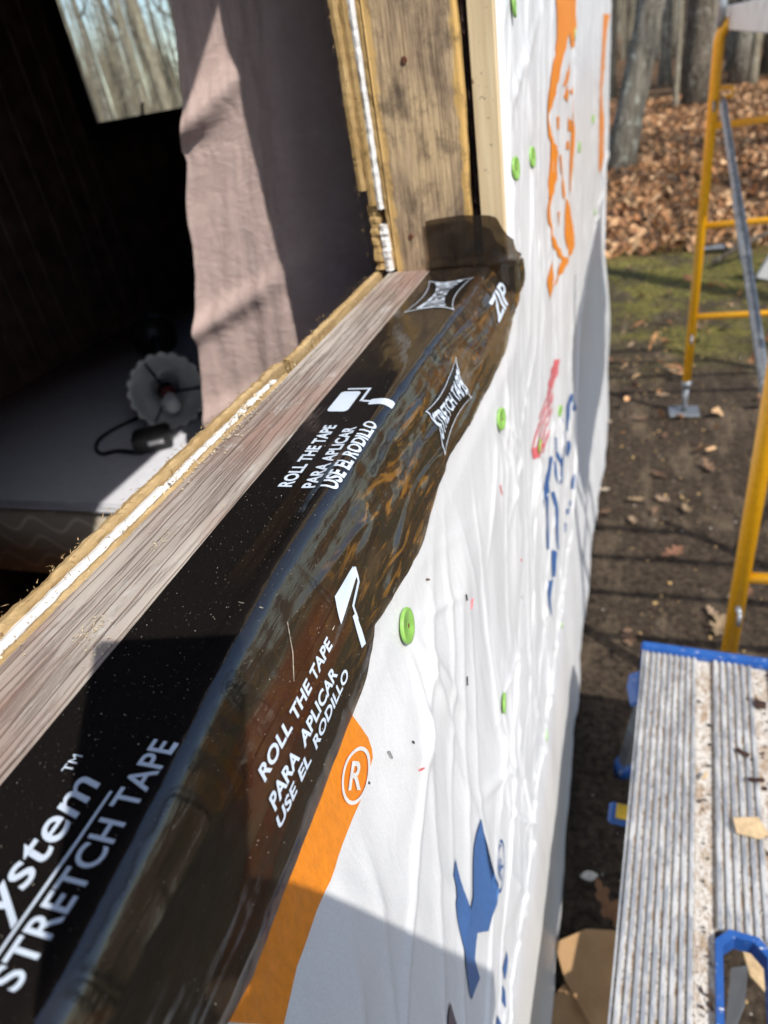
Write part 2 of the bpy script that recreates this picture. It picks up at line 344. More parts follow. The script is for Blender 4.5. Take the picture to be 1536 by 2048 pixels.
M = dict(sill=mat_sill(), stud=mat_stud(), pine=mat_pine('pale_pine', (.66,.50,.29), (.78,.63,.40)),
  ply=mat_pine('torn_plywood_edge', (.42,.265,.10), (.62,.43,.20), (1,1,.12), .8), plyh=mat_pine('torn_plywood_edge_lying', (.40,.26,.11), (.60,.43,.22), (1,.12,1), .9),
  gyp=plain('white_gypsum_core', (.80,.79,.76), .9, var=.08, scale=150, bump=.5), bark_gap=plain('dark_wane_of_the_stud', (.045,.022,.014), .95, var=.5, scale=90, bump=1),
  siding=plain('old_red_siding_paint', (.20,.035,.035), .6, var=.3), panel=plain('dark_room_panelling', (.115,.062,.042), .5, var=.35, scale=12),
  frame_dark=plain('dark_window_frame', (.018,.013,.011), .5, var=.3), osb=mat_pine('orange_sheathing', (.46,.25,.06), (.62,.38,.13), (1,.1,1), .6),
  tape=mat_tape(), flap=mat_flap(), ink=plain('pale_blue_grey_ink', (.60,.68,.78), .4, var=.05), ink_black=plain('black_ink', (.006,.006,.007), .3, var=.05),
  wrap=mat_wrap(), orange=mat_print('orange_print', (.80,.25,.018)), blue=mat_print('blue_print', (.045,.13,.34)), redp=mat_print('red_print', (.75,.16,.18)), grey=mat_print('purple_grey_print', (.10,.07,.09)), whitep=mat_print('white_print', (.78,.77,.74)),
  cap=plain('green_plastic_cap', (.27,.52,.11), .35, var=.12, scale=80), steel=plain('bright_steel', (.55,.55,.56), .3, 1, var=.15, scale=200), rust=plain('rusty_nail', (.16,.06,.03), .8, var=.4, scale=300),
  cloth=mat_cloth(), sheet=plain('grey_bed_cover', (.58,.585,.63), .9, var=.05, scale=40, bump=.15), bedside=mat_bedside(), shade=plain('white_lamp_shade_lining', (.80,.80,.78), .8, var=.08, scale=25, bump=.2),
  fringe=plain('brown_fringe', (.10,.06,.03), .9, var=.4, scale=200), black=plain('black_plastic', (.012,.012,.013), .45, var=.2), redpl=plain('dark_red_plastic', (.16,.008,.012), .3, var=.2), bulb=plain('frosted_bulb', (.8,.8,.8), .2, var=.05), navy=plain('dark_blue_blanket', (.020,.026,.055), .9, var=.3),
  labelw=plain('white_label', (.75,.75,.74), .6, var=.05), yellow=mat_yellow(), galv=plain('galvanised_tube', (.30,.32,.34), .45, .7, var=.25, scale=40), deckal=plain('pale_aluminium_plank', (.55,.56,.57), .45, .5, var=.12, scale=20),
  plat=mat_platform(), fill=mat_dirtfill(), bluep=mat_scuff(), yellowlab=plain('yellow_label', (.62,.42,.03), .5, var=.3),
  ground=mat_ground(), bark=mat_bark('grey_oak_bark', (.12,.105,.08), (.36,.325,.26), .45), bark2=mat_bark('brown_bark', (.065,.052,.04), (.22,.18,.135), .15), bark3=mat_bark('pale_bark', (.20,.17,.12), (.46,.40,.29), .2),
  leaf=mat_leaf(), card=mat_card(), chip=plain('pale_wood_chip', (.58,.42,.24), .85, var=.15, scale=80), whitem=plain('white_vinyl', (.74,.74,.73), .5, var=.06), white_pvc=plain('grey_white_vinyl', (.50,.49,.46), .5, var=.06), crumb=plain('sawdust_and_plaster_crumbs', (.60,.49,.33), .95, var=.4, scale=400), dustm=plain('pale_dust_specks', (.55,.48,.38), .95, var=.4, scale=400),
  glass=mat_glass(), roofm=plain('dark_roof_shingle', (.05,.048,.045), .9, var=.3, scale=20, bump=.5), jean=plain('blue_denim', (.03,.05,.10), .9, var=.3), jacket=plain('dark_grey_jacket', (.05,.05,.055), .9, var=.25), skin=plain('skin', (.55,.33,.24), .55, var=.1), hair=plain('brown_hair', (.03,.018,.01), .7, var=.4), phone=plain('black_phone', (.01,.01,.011), .25, var=.1))

# ================================================================== SETTING
GZ = -1.57
def ground():
    ys = np.concatenate([np.linspace(-150,-4,12), np.linspace(-3.5,9,90), np.linspace(9.6,40,40), np.linspace(45,260,16)])
    xs = np.concatenate([np.linspace(-200,-9,14), np.linspace(-8,8,90), np.linspace(9,200,14)])
    X, Y = np.meshgrid(xs, ys, indexing='ij')
    Z = GZ + .02*fbm(X*1.3, Y*1.3) + .012*fbm(X*6, Y*6) + .12*smoothstep(6.9,8.5,Y)*(.6+fbm(X*.5,Y*.5)) + .6*smoothstep(12,80,Y)*(vn(X*.05,Y*.05)+.5)
    Z = np.where((X < .1) & (X > -3) & (Y < 6) & (Y > -3), np.minimum(Z, GZ-.005), Z)
    v = np.stack([X, Y, Z], -1).reshape(-1, 3)
    o = mesh('ground', v, grid_faces(len(xs), len(ys)), M['ground'], None, True)
    tag(o, kind='structure')
ground()

# ------------------------------------------------------------------ the house
Y0, Y1 = -2.2, 4.72        # near and far end of the house
XO = -.165                 # outer face of the framing
XI = -2.1                  # opposite wall
ZT, ZF = 1.45, -1.15       # wall top, room floor
YJ = .90                   # jamb face
house = tag(empty('house', (-1.1, 1.2, GZ)), 'small house under renovation with an open window hole and dark panelled room', 'house')
def H(name, b, mat, bevel=0, parent=None):
    bm = bmesh.new(); bm_box(bm, *b); o = bm_obj(name, bm, mat, None, False, None, bevel)
    p = parent or house; o.parent = p; o.matrix_parent_inverse = (Matrix.Translation(house.location)).inverted() if p is house else Matrix()
    return o
def adopt(o, p=None):
    p = p or house; o.parent = p
    o.matrix_parent_inverse = Matrix.Translation(house.location).inverted() if p is house else Matrix()
    return o
H('wall_frame', (-.322, XO, Y0, Y1, GZ+.02, -.042), M['panel'])
H('wall_frame', (-.322, XO-.002, .945, Y1-.002, -.041, ZT), M['panel'])
H('wall_frame', (-.322, XO-.002, Y0, -.55, -.041, ZT), M['panel'])
H('header', (-.322, XO-.004, -.549, .944, .90, ZT-.002), M['panel'])
H('floor', (XI, -.323, Y0+.1, Y1-.1, ZF-.1, ZF), M['panel'])
H('ceiling', (XI-.1, -.05, Y0-.05, Y1+.05, ZT+.001, ZT+.06), M['panel'])
H('end_wall', (XI-.1, -.323, Y1-.12, Y1, GZ+.02, ZT-.001), M['panel'])
H('end_wall', (XI-.1, -.323, Y0, Y0+.12, GZ+.02, ZT-.001), M['panel'])
# opposite wall with its window
WY0, WY1, WZ0, WZ1 = 2.70, 4.15, .215, 1.2
H('back_wall', (XI-.1, XI, Y0+.121, Y1-.121, GZ+.02, WZ0), M['panel'])
H('back_wall', (XI-.1, XI, Y0+.121, Y1-.121, WZ1, ZT-.001), M['panel'])
H('back_wall', (XI-.1, XI, Y0+.121, WY0, WZ0+.001, WZ1-.001), M['panel'])
H('back_wall', (XI-.1, XI, WY1, Y1-.121, WZ0+.001, WZ1-.001), M['panel'])
# panelling boards on the opposite wall, with grooves between them
yy = 0.2
while yy < WY0-.05:
    wd = random.choice((.10,.14,.18)); e = min(yy+wd, WY0-.05)
    H('panel_board', (XI+.001, XI+.009, yy+.003, e-.003, ZF+.01, ZT-.01), M['panel'], .003); yy += wd
win = adopt(box('window', (XI-.07, XI+.028, WY0-.05, WY0+.012, WZ0-.05, WZ1+.03), M['frame_dark']))
for b in ((XI-.07, XI+.034, WY0+.013, WY1+.05, WZ0-.052, WZ0+.010), (XI-.07, XI+.028, WY1-.012, WY1+.05, WZ0+.011, WZ1+.03)):
    o = box('window_frame', b, M['frame_dark'], win)
o = box('window_pane', (XI-.052, XI-.046, WY0+.013, WY1-.013, WZ0+.011, WZ1+.0), M['glass'], win)
lt = at(288, 225, 'x', XI+.03)
tube('window_latch', [(XI+.02, lt[1], WZ0+.005), (XI+.03, lt[1], WZ0+.045), (XI+.05, lt[1]-.015, WZ0+.05)], [.008,.007,.006], M['black'], win, 8)
# roof
rv = [(-.02,Y0-.15,ZT+.07),(-.02,Y1+.12,ZT+.07),(-1.15,Y1+.12,ZT+.55),(-1.15,Y0-.15,ZT+.55),(XI-.3,Y1+.12,ZT+.07),(XI-.3,Y0-.15,ZT+.07)]
adopt(mesh('roof', rv, [(0,1,2,3),(3,2,4,5),(0,3,5),(1,4,2),(0,5,4,1)], M['roofm']))

# sill plank: weathered board, slightly cupped, with a ragged inner side
def sill():
    ys = np.linspace(-.55, YJ+.002, 260); xs = np.linspace(-.306, -.186, 60)
    X, Y = np.meshgrid(xs, ys, indexing='ij')
    Z = .0004*fbm(X*60, Y*3) + .0006*fbm(X*18, Y*1.2) - .0004 - .004*smoothstep(-.192,-.186,X)**2
    Z = np.minimum(Z, .0006)
    v = np.stack([X,Y,Z],-1).reshape(-1,3).tolist(); f = grid_faces(len(xs), len(ys)); nv = len(ys); nu = len(xs)
    n0 = len(v); v += [(-.306,-.55,-.04),(-.186,-.55,-.04),(-.186,YJ,-.04),(-.306,YJ,-.04)]
    f.append(tuple(reversed(range(0,nv))) + (n0, n0+3)); f.append(tuple((nu-1)*nv+j for j in range(nv)) + (n0+2, n0+1))
    o = mesh('window_sill', v, f, M['sill'], None, True); return adopt(o)
sillo = sill()
def sheath():
    sec = [(-.1855,-.010),(-.181,-.012),(-.1595,-.054),(-.1590,-.30),(-.1855,-.30)]; ys = np.linspace(-.55, YJ+.002, 60); v = []
    for y in ys:
        k = .009*float(smoothstep(.45,.85,y))
        for i, (x, z) in enumerate(sec): v.append((x + (k if i in (2,3) else 0) + .0012*float(fbm(y*30, i*3.3, 3))*(i in (1,2)), y, z))
    f = [(i*5+k, i*5+(k+1)%5, (i+1)*5+(k+1)%5, (i+1)*5+k) for i in range(59) for k in range(5)] + [(4,3,2,1,0), tuple(59*5+k for k in range(5))]
    return adopt(mesh('sheathing_edge', v, f, M['osb']))
sheath()

def ragged_strip(name, mat, x0, x1, y0, y1, z0, ztop, amp, axis='y', n=140, zamp=.002):
    """a strip with a broken, uneven top and side, lying along Y or standing along Z"""
    t = np.linspace(y0, y1, n); v = []
    for i, a in enumerate(t):
        e = amp*(.5*float(fbm(a*24, x0*90+3, 3)) + .35*float(fbm(a*260, x0*90+3, 2))); e2 = amp*.5*float(fbm(a*90, x1*80+9, 4)); h = zamp*1.2*float(fbm(a*120, x0*60+21, 3))
        end = 0 if 0 < i < n-1 else random.uniform(-1,1)*.002
        if axis == 'y':
            hh = ztop + h
            for k in range(5):
                q = k/4; v.append((x0+e+(x1+e2-x0-e)*q, a+end+.003*float(vn(k*3.1,i*.0+y0*9)), hh - .0015*abs(q-.5)*2 + zamp*.5*float(vn(a*160, k*.6))))
            v += [(x1+e2, a+end, z0), (x0+e, a+end, z0)]
        else:
            hh = ztop - h
            for k in range(5):
                q = k/4; v.append((x0+e+(x1+e2-x0-e)*q, hh + .0015*abs(q-.5)*2 - zamp*.5*float(vn(a*160, k*.6)), a+end))
            v += [(x1+e2, z0, a+end), (x0+e, z0, a+end)]
    f = []; m = 7
    for i in range(n-1):
        for k in range(m): f.append((i*m+k, i*m+(k+1)%m, (i+1)*m+(k+1)%m, (i+1)*m+k))
    f.append(tuple(range(m-1,-1,-1))); f.append(tuple(range((n-1)*m, n*m)))
    o = mesh(name, v, f, mat); bm = bmesh.new(); bm.from_mesh(o.data); bmesh.ops.recalc_face_normals(bm, faces=bm.faces[:]); bm.to_mesh(o.data); bm.free()
    return adopt(o)
# along the sill, from the room outwards: torn panelling edge, white gypsum core, torn inner ply
ragged_strip('panelling_edge', M['plyh'], -.3325, -.3225, -.55, .585, -.10, .0030, .0035, n=420, zamp=.0013)
ragged_strip('panelling_edge', M['plyh'], -.3275, -.3185, .590, YJ+.02, -.10, .002, .0035, n=160, zamp=.0013)
ragged_strip('gypsum_core', M['gyp'], -.3215, -.3125, -.55, .352, -.10, .0012, .0016, n=160, zamp=.0010)
ragged_strip('gypsum_core', M['gyp'], -.3200, -.3115, .360, .545, -.10, .0008, .0020, n=70, zamp=.0012)
ragged_strip('inner_ply', M['plyh'], -.3120, -.3050, -.55, .56, -.10, .0010, .0022, n=420, zamp=.0009)
# jamb: stud, dark wane, furring strip, torn panelling, gypsum core
def stud():
    xs = np.linspace(-.293, -.1845, 40); zs = np.linspace(-.04, .90, 200)
    X, Z = np.meshgrid(xs, zs, indexing='ij')
    Yv = YJ + .0012*fbm(X*40, Z*8) + .004*smoothstep(-.190,-.1845,X)**2
    Xe = X + np.where(X > -.19, .003*fbm(Z*14, Z*0+3), 0)
    v = np.stack([Xe,Yv,Z],-1).reshape(-1,3).tolist(); f = [tuple(reversed(q)) for q in grid_faces(len(xs), len(zs))]
    nz = len(zs); n0 = len(v); v += [(-.293,YJ+.045,-.04),(-.293,YJ+.045,.90),(-.1845,YJ+.045,.90),(-.1845,YJ+.045,-.04)]
    f.append(tuple(range(0,nz)) + (n0+1, n0)); f.append(tuple((len(xs)-1)*nz+j for j in reversed(range(nz))) + (n0+3, n0+2))
    o = adopt(mesh('jamb_stud', v, f, M['stud'], None, True)); return o
studo = stud()
for px, py, r in ((808,120,.0045), (822,473,.0042)):
    p = at(px, py, 'y', YJ); bm = bmesh.new(); bmesh.ops.create_cone(bm, cap_ends=True, segments=14, radius1=r, radius2=r*.8, depth=.004)
    bmesh.ops.rotate(bm, verts=bm.verts, matrix=Matrix.Rotation(math.pi/2, 3, 'X')); bmesh.ops.translate(bm, verts=bm.verts, vec=(p[0], YJ+.0003, p[2]))
    bm_obj('nail_head', bm, M['rust'], studo)
ragged_strip('dark_wane', M['bark_gap'], -.1838, -.1795, -.03, .895, YJ+.045, YJ+.010, .003, 'z', 160, .004)
adopt(box('furring_strip', (-.1765, -.1470, YJ+.004, YJ+.045, -.03, .895), M['pine'], None, .0012))
adopt(box('siding_edge', (-.1466, -.1440, YJ+.022, YJ+.10, .03, 1.3), M['siding']))
ragged_strip('panelling_edge', M['ply'], -.3300, -.3195, .105, .895, YJ+.045, YJ-.004, .0026, 'z', 220, .0006)
ragged_strip('panelling_edge', M['ply'], -.3190, -.3085, .085, .895, YJ+.045, YJ-.002, .0014, 'z', 220, .0005)
ragged_strip('panelling_edge', M['ply'], -.3230, -.3100, .004, .088, YJ+.045, YJ+.002, .006, 'z', 40, .004)
ragged_strip('gypsum_core', M['gyp'], -.3080, -.3010, .080, .895, YJ+.045, YJ-.002, .0022, 'z', 150, .0016)
ragged_strip('gypsum_core', M['gyp'], -.3098, -.2985, .004, .060, YJ+.045, YJ-.001, .003, 'z', 40, .003)
ragged_strip('inner_ply', M['ply'], -.3005, -.2938, .003, .895, YJ+.045, YJ+.002, .0016, 'z', 140, .0015)

# crumbs and splinters along the broken edge
def crumbs(name, mat, spots, parent=None):
    v = []; f = []
    for (x, y, z, s) in spots:
        q = Matrix.Rotation(random.uniform(0,6.28), 3, 'Z') @ Matrix.Rotation(random.uniform(-.7,.7), 3, 'X')
        n0 = len(v); a, b, c = s*random.uniform(.6,1.5), s*random.uniform(.4,1), s*random.uniform(.3,.8)
        for d in ((a,0,0),(0,b,0),(-a*.8,0,0),(0,-b,0),(0,0,c)):
            p = q @ Vector(d); v.append((x+p.x, y+p.y, z+p.z))
        for t in ((0,1,4),(1,2,4),(2,3,4),(3,0,4)): f.append((n0+t[0], n0+t[1], n0+t[2]))
    return mesh(name, v, f, mat)
sp = []
for k in range(420):
    y = random.choice((random.uniform(.05,.86), random.gauss(.47,.035), random.gauss(.40,.03))); x = random.gauss(-.306,.006)
    sp.append((x, y, .001, random.uniform(.0004,.0014)))
for k in range(10): sp.append((random.gauss(-.309,.003), random.gauss(.49,.02), .002, random.uniform(.002,.0035)))
for px, py in ((185,1250), (178,1268), (325,1085), (200,1300)):
    p = at(px, py, 'z', 0)
    for k in range(34): sp.append((random.gauss(p[0],.0035), random.gauss(p[1],.005), .0009, random.uniform(.0004,.0010)))
adopt(tag(crumbs('sawdust_crumbs', M['crumb'], sp), kind='stuff'))
def splinters():
    v = []; f = []
    for k in range(900):
        if random.random() < .65:
            y = random.uniform(.03,.88); b = Vector((random.choice((-.335,-.329,-.312))+random.gauss(0,.002), y, random.uniform(-.002,.004))); d = Vector((random.gauss(-.3,.5), random.gauss(0,.7), random.uniform(0,.6)))
        else:
            b = Vector((random.choice((-.330,-.308))+random.gauss(0,.0015), YJ-.003, random.uniform(.02,.5))); d = Vector((random.gauss(-.6,.3), random.uniform(-.8,0), random.gauss(0,.6)))
        L = random.uniform(.0012,.0045); d.normalize(); s = d.cross(Vector((.3,.5,.8))).normalized()*random.uniform(.0002,.0005); n0 = len(v)
        v += [b+s, b-s, b+d*L, b+Vector((0,0,-.0005))]; f += [(n0,n0+1,n0+2),(n0,n0+2,n0+3),(n0+1,n0+3,n0+2)]
    return adopt(tag(mesh('splinters', v, f, M['plyh']), kind='stuff'))
splinters()

# cross-section of the tape: flat on the sill, tight round, steep slope, then down the wall
PX = [(x, 0.0) for x in np.linspace(-.245,-.190,21)]
a1 = math.radians(62); r1 = .010
for a in np.linspace(0, a1, 13)[1:]: PX.append((-.190+r1*math.sin(a), -r1*(1-math.cos(a))))
x_, z_ = PX[-1]; L_ = (-.155-x_)/math.cos(a1)
for t in np.linspace(0,1,17)[1:]: PX.append((x_+t*L_*math.cos(a1), z_-t*L_*math.sin(a1)))
x_, z_ = PX[-1]; r2 = (-.148-x_)/(1-math.sin(a1))
for a in np.linspace(a1, math.pi/2, 9)[1:]: PX.append((x_+r2*(math.sin(a)-math.sin(a1)), z_-r2*(math.cos(a1)-math.cos(a))))
x_, z_ = PX[-1]
for z in np.linspace(z_, -.17, 20)[1:]: PX.append((x_, z))
PX = np.array(PX); PS = np.concatenate([[0], np.cumsum(np.hypot(*np.diff(PX,axis=0).T))])
# ================================================================== HOUSE WRAP
CAPS = [(833,1253),(1000,838),(1060,315),(1020,345),(1022,8),(1146,70),(1184,238),(1156,295),(1188,425),(1075,893),(1115,822),(1000,1405),(1080,1468),(1112,1245)]
CAPYZ = [tuple(at(px, py, 'x', -.139)[1:]) for px, py in CAPS]
CAPYZ[3] = (CAPYZ[3][0]+.026, CAPYZ[3][1])
_rid = []
_r = random.Random(21)
for k in range(190):            # creases: start, direction, length, width, height
    y = _r.uniform(-.3, 4.6)**1.0; z = _r.uniform(-1.3, .9); a = _r.gauss(1.57, .45) if _r.random() < .6 else _r.uniform(.2, 2.9)
    _rid.append((y, z, math.cos(a), math.sin(a), _r.uniform(.06,.30), _r.uniform(.0035,.010), _r.uniform(.0018,.0055)*_r.choice((1,1,1,-.6))))
for (cy, cz) in CAPYZ:          # creases that radiate from the fasteners
    for k in range(5):
        a = _r.gauss(-1.57, .55); _rid.append((cy+.08*math.cos(a), cz+.08*math.sin(a), math.cos(a), math.sin(a), _r.uniform(.05,.16), _r.uniform(.003,.007), _r.uniform(.0015,.004)))
def WR(y, z):
    """outward relief of the wrap over the flat wall"""
    y = np.asarray(y, float); z = np.asarray(z, float)
    h = .011*fbm(y*2.2, z*1.3, 3) + .006*fbm(y*7+.8*z*3, z*2.4+9, 4)
    q = vn(y*11 + z*2.5, z*2.2+40); h = h + .0034*(1-np.abs(q)*3).clip(0)**2
    q = vn(y*16 - z*5.0, z*3.0+80); h = h + .0026*(1-np.abs(q)*3).clip(0)**2
    for (a, b, dx, dz, L, s, A) in _rid:
        u = (y-a)*dx + (z-b)*dz; p = -(y-a)*dz + (z-b)*dx + .10*u*u
        h = h + A*np.exp(-(p/s)**2)*np.exp(-(u/L)**2)
    for (cy, cz) in CAPYZ:
        d2 = (y-cy)**2 + (z-cz)**2; h = h*(1-.95*np.exp(-d2/.028**2))
    # pulled tight where it runs under the tape
    t = smoothstep(-.085, -.20, z); t = np.where(y > .93, np.maximum(t, .85), t)
    t = np.maximum(t, .22)
    return np.maximum(h*t, -.004)
def W(y, z):
    y = np.asarray(y, float); z = np.asarray(z, float)
    x = -.1390 + WR(y, z) - .011*smoothstep(-.24,-.10,z)*(1-smoothstep(.45,.85,y))
    x = x + .030*np.exp(-((y-3.3)/.7)**2)*smoothstep(-.3,-1.1,z)
    x = x + .010*smoothstep(-.25,-1.05,z)
    # folded in under the tape along the sill
    sx_ = np.interp(-z, -PX[20:,1], PX[20:,0]) + .009*smoothstep(.45,.85,y)*smoothstep(-.004,-.06,z) - .004
    k = (1-smoothstep(.88,.93,y))*smoothstep(-.115,-.085,z)
    return x + k*np.minimum(sx_ - x, 0)
def hem(y):
    return -1.02 + .03*fbm(np.asarray(y)*1.6, 5.5) + .50*smoothstep(1.78, 2.10, y) + .10*smoothstep(2.1, 4.7, y)
wrap = tag(empty('house_wrap', (-.14, 1.0, GZ)), 'crinkled white plastic house wrap with orange and blue print covering the outside wall', 'house wrap')
def adoptw(o, root): o.parent = root; o.matrix_parent_inverse = Matrix.Translation(root.location).inverted(); return o
def upper_sheet():
    ya = np.concatenate([np.arange(-.9,.04,.02), np.arange(.04,.70,.0042), np.arange(.70,.921,.005)]); ya = np.append(ya[ya < .9205], .921)
    yb = []; y = .921
    while y < Y1: y += .0045*max(1, y/.9); yb.append(min(y, Y1+.03))
    ys = np.concatenate([ya, yb]); j0 = len(ya)-1
    t1 = np.linspace(0, 1, 230)**1.12; zl = None
    zup = np.arange(-.016+.008, ZT, .0075)
    nz = len(t1)+len(zup); hh = hem(ys)
    Zg = np.concatenate([-.016 + (hh[:,None]+.016)*t1[None,::-1], np.repeat(zup[None,:], len(ys), 0)], 1)
    Yg = np.repeat(ys[:,None], nz, 1); Yg[j0,len(t1):] += .010*fbm(zup*9, zup*0+4.4) - .004
    v = np.stack([W(Yg, Zg) + np.where(Zg < hh[:,None]+.04, .004, 0), Yg, Zg], -1)
    keep = lambda i, j: not (i < j0 and j >= len(t1)-1)
    f = grid_faces(len(ys), nz, keep)
    used = sorted({q for t in f for q in t}); rem = {q: k for k, q in enumerate(used)}
    vv = v.reshape(-1,3)[used]; f = [tuple(rem[q] for q in t) for t in f]
    return adoptw(mesh('upper_sheet', vv, f, M['wrap'], None, True), wrap)
upper_sheet()
def WL(y, z):
    y = np.asarray(y, float); z = np.asarray(z, float)
    return -.152 + .6*WR(y*1.0+7, z) + .052*smoothstep(-.75,-1.5,z) + .035*np.exp(-((y-3.3)/.6)**2)*smoothstep(-.5,-1.15,z) + .012*fbm(y*5, z*.5+3, 2)*smoothstep(-1.0,-1.5,z)
def lower_sheet():
    ys = np.concatenate([np.arange(-.9,4.75,.02)]); zs = np.linspace(-1.545, -.30, 80)
    Yg, Zg = np.meshgrid(ys, zs, indexing='ij'); Zg = Zg + .012*fbm(Yg*2, 1.5)*(zs[None,:] < -1.5)
    v = np.stack([WL(Yg,Zg), Yg, Zg], -1).reshape(-1,3)
    return adoptw(mesh('lower_sheet', v, grid_faces(len(ys), len(zs)), M['wrap'], None, True), wrap)
lower_sheet()
# the sheet turned round the far corner of the house
ys = np.linspace(-.13, -1.6, 30); zs = np.linspace(-1.5, ZT, 60)
A, B = np.meshgrid(ys, zs, indexing='ij')
adoptw(mesh('corner_sheet', np.stack([A - .012 + 0*A, Y1 + .03 - .02*(A > -.15) + .010*fbm(A*4, B*3), B], -1).reshape(-1,3), [tuple(reversed(q)) for q in grid_faces(30, 60)], M['wrap'], None, True), wrap)

# ---- flat print laid on curved sheets: cut a 2-D shape into small cells and drape it
def drape(bm, fn, step, name, mat, parent, extra=None):
    xs = [v.co.x for v in bm.verts]; ys = [v.co.y for v in bm.verts]
    for ax, lo, hi in ((0, min(xs), max(xs)), (1, min(ys), max(ys))):
        n = int((hi-lo)/step[ax]); 
        for k in range(1, n+1):
            c = [0,0,0]; c[ax] = lo + k*(hi-lo)/(n+1); no = [0,0,0]; no[ax] = 1
            bmesh.ops.bisect_plane(bm, geom=bm.verts[:]+bm.edges[:]+bm.faces[:], plane_co=c, plane_no=no, dist=1e-7)
    bmesh.ops.triangulate(bm, faces=bm.faces[:])
    me = bpy.data.meshes.new(name)
    co_ = np.array([(v.co.x, v.co.y) for v in bm.verts]); P = fn(co_[:,0], co_[:,1])
    bm.verts.ensure_lookup_table()
    for v, p in zip(bm.verts, P): v.co = p
    bm.to_mesh(me); bm.free()
    o = link(name, me, mat, None, True); adoptw(o, parent); return o
def poly_bm(polys):
    bm = bmesh.new()
    for pl in polys:
        vs = [bm.verts.new((a, b, 0)) for a, b in pl]
        bm.faces.new(vs)
    bmesh.ops.triangulate(bm, faces=bm.faces[:]); return bm
def text_bm(s, off=0.0, shear=0.0, space=1.0):
    cu = bpy.data.curves.new('t', 'FONT'); cu.body = s; cu.size = 1; cu.offset = off; cu.shear = shear; cu.space_character = space; cu.resolution_u = 4
    cu.fill_mode = 'FRONT'
    o = bpy.data.objects.new('t', cu); COL.objects.link(o); dg = bpy.context.evaluated_depsgraph_get(); dg.update()
    me = bpy.data.meshes.new_from_object(o.evaluated_get(dg)); bpy.data.objects.remove(o); bpy.data.curves.remove(cu)
    bm = bmesh.new(); bm.from_mesh(me); bpy.data.meshes.remove(me); return bm
def fit(bm, a0, a1, b0, b1):
    """scale a flat bmesh into the box a0..a1 x b0..b1"""
    xs = [v.co.x for v in bm.verts]; ys = [v.co.y for v in bm.verts]; x0, x1, y0, y1 = min(xs), max(xs), min(ys), max(ys)
    for v in bm.verts: v.co = (a0+(v.co.x-x0)/(x1-x0)*(a1-a0), b0+(v.co.y-y0)/(y1-y0)*(b1-b0), 0)
    return bm
OFFW = .0016
def wrapfn(y, z): return np.stack([W(y, z)+OFFW, y, z], -1)
def wrapfn2(y, z): return np.stack([W(y, z)+OFFW*1.9, y, z], -1)
def yz(pts, ox=0, oy=0, sc=1.0, x=-.137): return [tuple(at(ox+a/sc, oy+b/sc, 'x', x)[1:]) for a, b in pts]
def prt(name, polys, mat, step=(.012,.012), fn=wrapfn): return drape(poly_bm(polys), fn, step, name, mat, wrap)
# big orange shape below the tape with a ringed R
prt('orange_shape', [yz([(722,1368),(745,1440),(766,1480),(771,1520),(760,1580),(735,1640),(700,1730),(660,1830),(620,1940),(590,2060),(478,2060),(497,1960),(560,1740),(640,1540),(700,1370)])], M['orange'], (.008,.008))
def ring(cy, cz, ry, rz, t, n=48):
    return [[(cy+ry*k_*math.cos(a), cz+rz*k_*math.sin(a)) for a, k_ in ((2*math.pi*i/n,1),(2*math.pi*(i+1)/n,1),(2*math.pi*(i+1)/n,1-t),(2*math.pi*i/n,1-t))] for i in range(n)]
def tilt(pts):      # unit circle -> the slanted ring seen on the orange print
    e1 = (8.5,-59); e2 = (23,-2); return yz([(740+q*e1[0]+p_*e2[0], 1556+q*e1[1]+p_*e2[1]) for p_, q in pts])
nn = 40
prt('ring_mark', [tilt([(math.cos(a_)*k_, math.sin(a_)*k_) for a_, k_ in ((6.2832*i/nn,1),(6.2832*(i+1)/nn,1),(6.2832*(i+1)/nn,.86),(6.2832*i/nn,.86))]) for i in range(nn)], M['whitep'], (.004,.004), wrapfn2)
bm = fit(text_bm('R', .02), -.42, .48, -.5, .5)
for v_ in bm.verts: q_ = tilt([(v_.co.x, v_.co.y)])[0]; v_.co = (q_[0], q_[1], 0)
drape(bm, wrapfn2, (.004,.004), 'ringed_letter', M['whitep'], wrap)
# blue letter pieces low on the wall
Z1 = (880, 1380, 3.067)
for pl in ([(83,1030),(65,1130),(75,1200),(68,1300),(90,1450),(152,1890),(200,1755),(175,1640),(180,1480),(160,1430),(115,1220)],
           [(218,780),(180,960),(165,1300),(175,1480),(245,1465),(300,1215),(205,1210),(210,1000),(228,860)],
           [(140,1330),(172,1250),(182,1500),(170,1620),(140,1480)], [(362,1590),(371,1645),(348,1770),(338,1700)], [(325,1790),(345,1830),(335,1935),(313,1880)], [(290,1975),(322,2060),(270,2060)]):
    prt('blue_lettering', [yz(pl, *Z1)], M['blue'], (.02,.02))
prt('grey_lettering', [yz([(40,1910),(78,2070),(5,2070)], *Z1)], M['grey'], (.02,.02))
c1 = at(880+320/3.067, 1380+1070/3.067, 'x', -.137)
prt('ring_mark', ring(c1[1], c1[2], .030, .036, .12, 28), M['blue'], (.02,.02))
drape(fit(text_bm('R', .0), c1[1]-.011, c1[1]+.012, c1[2]-.017, c1[2]+.017), wrapfn, (.02,.02), 'ringed_letter', M['blue'], wrap)
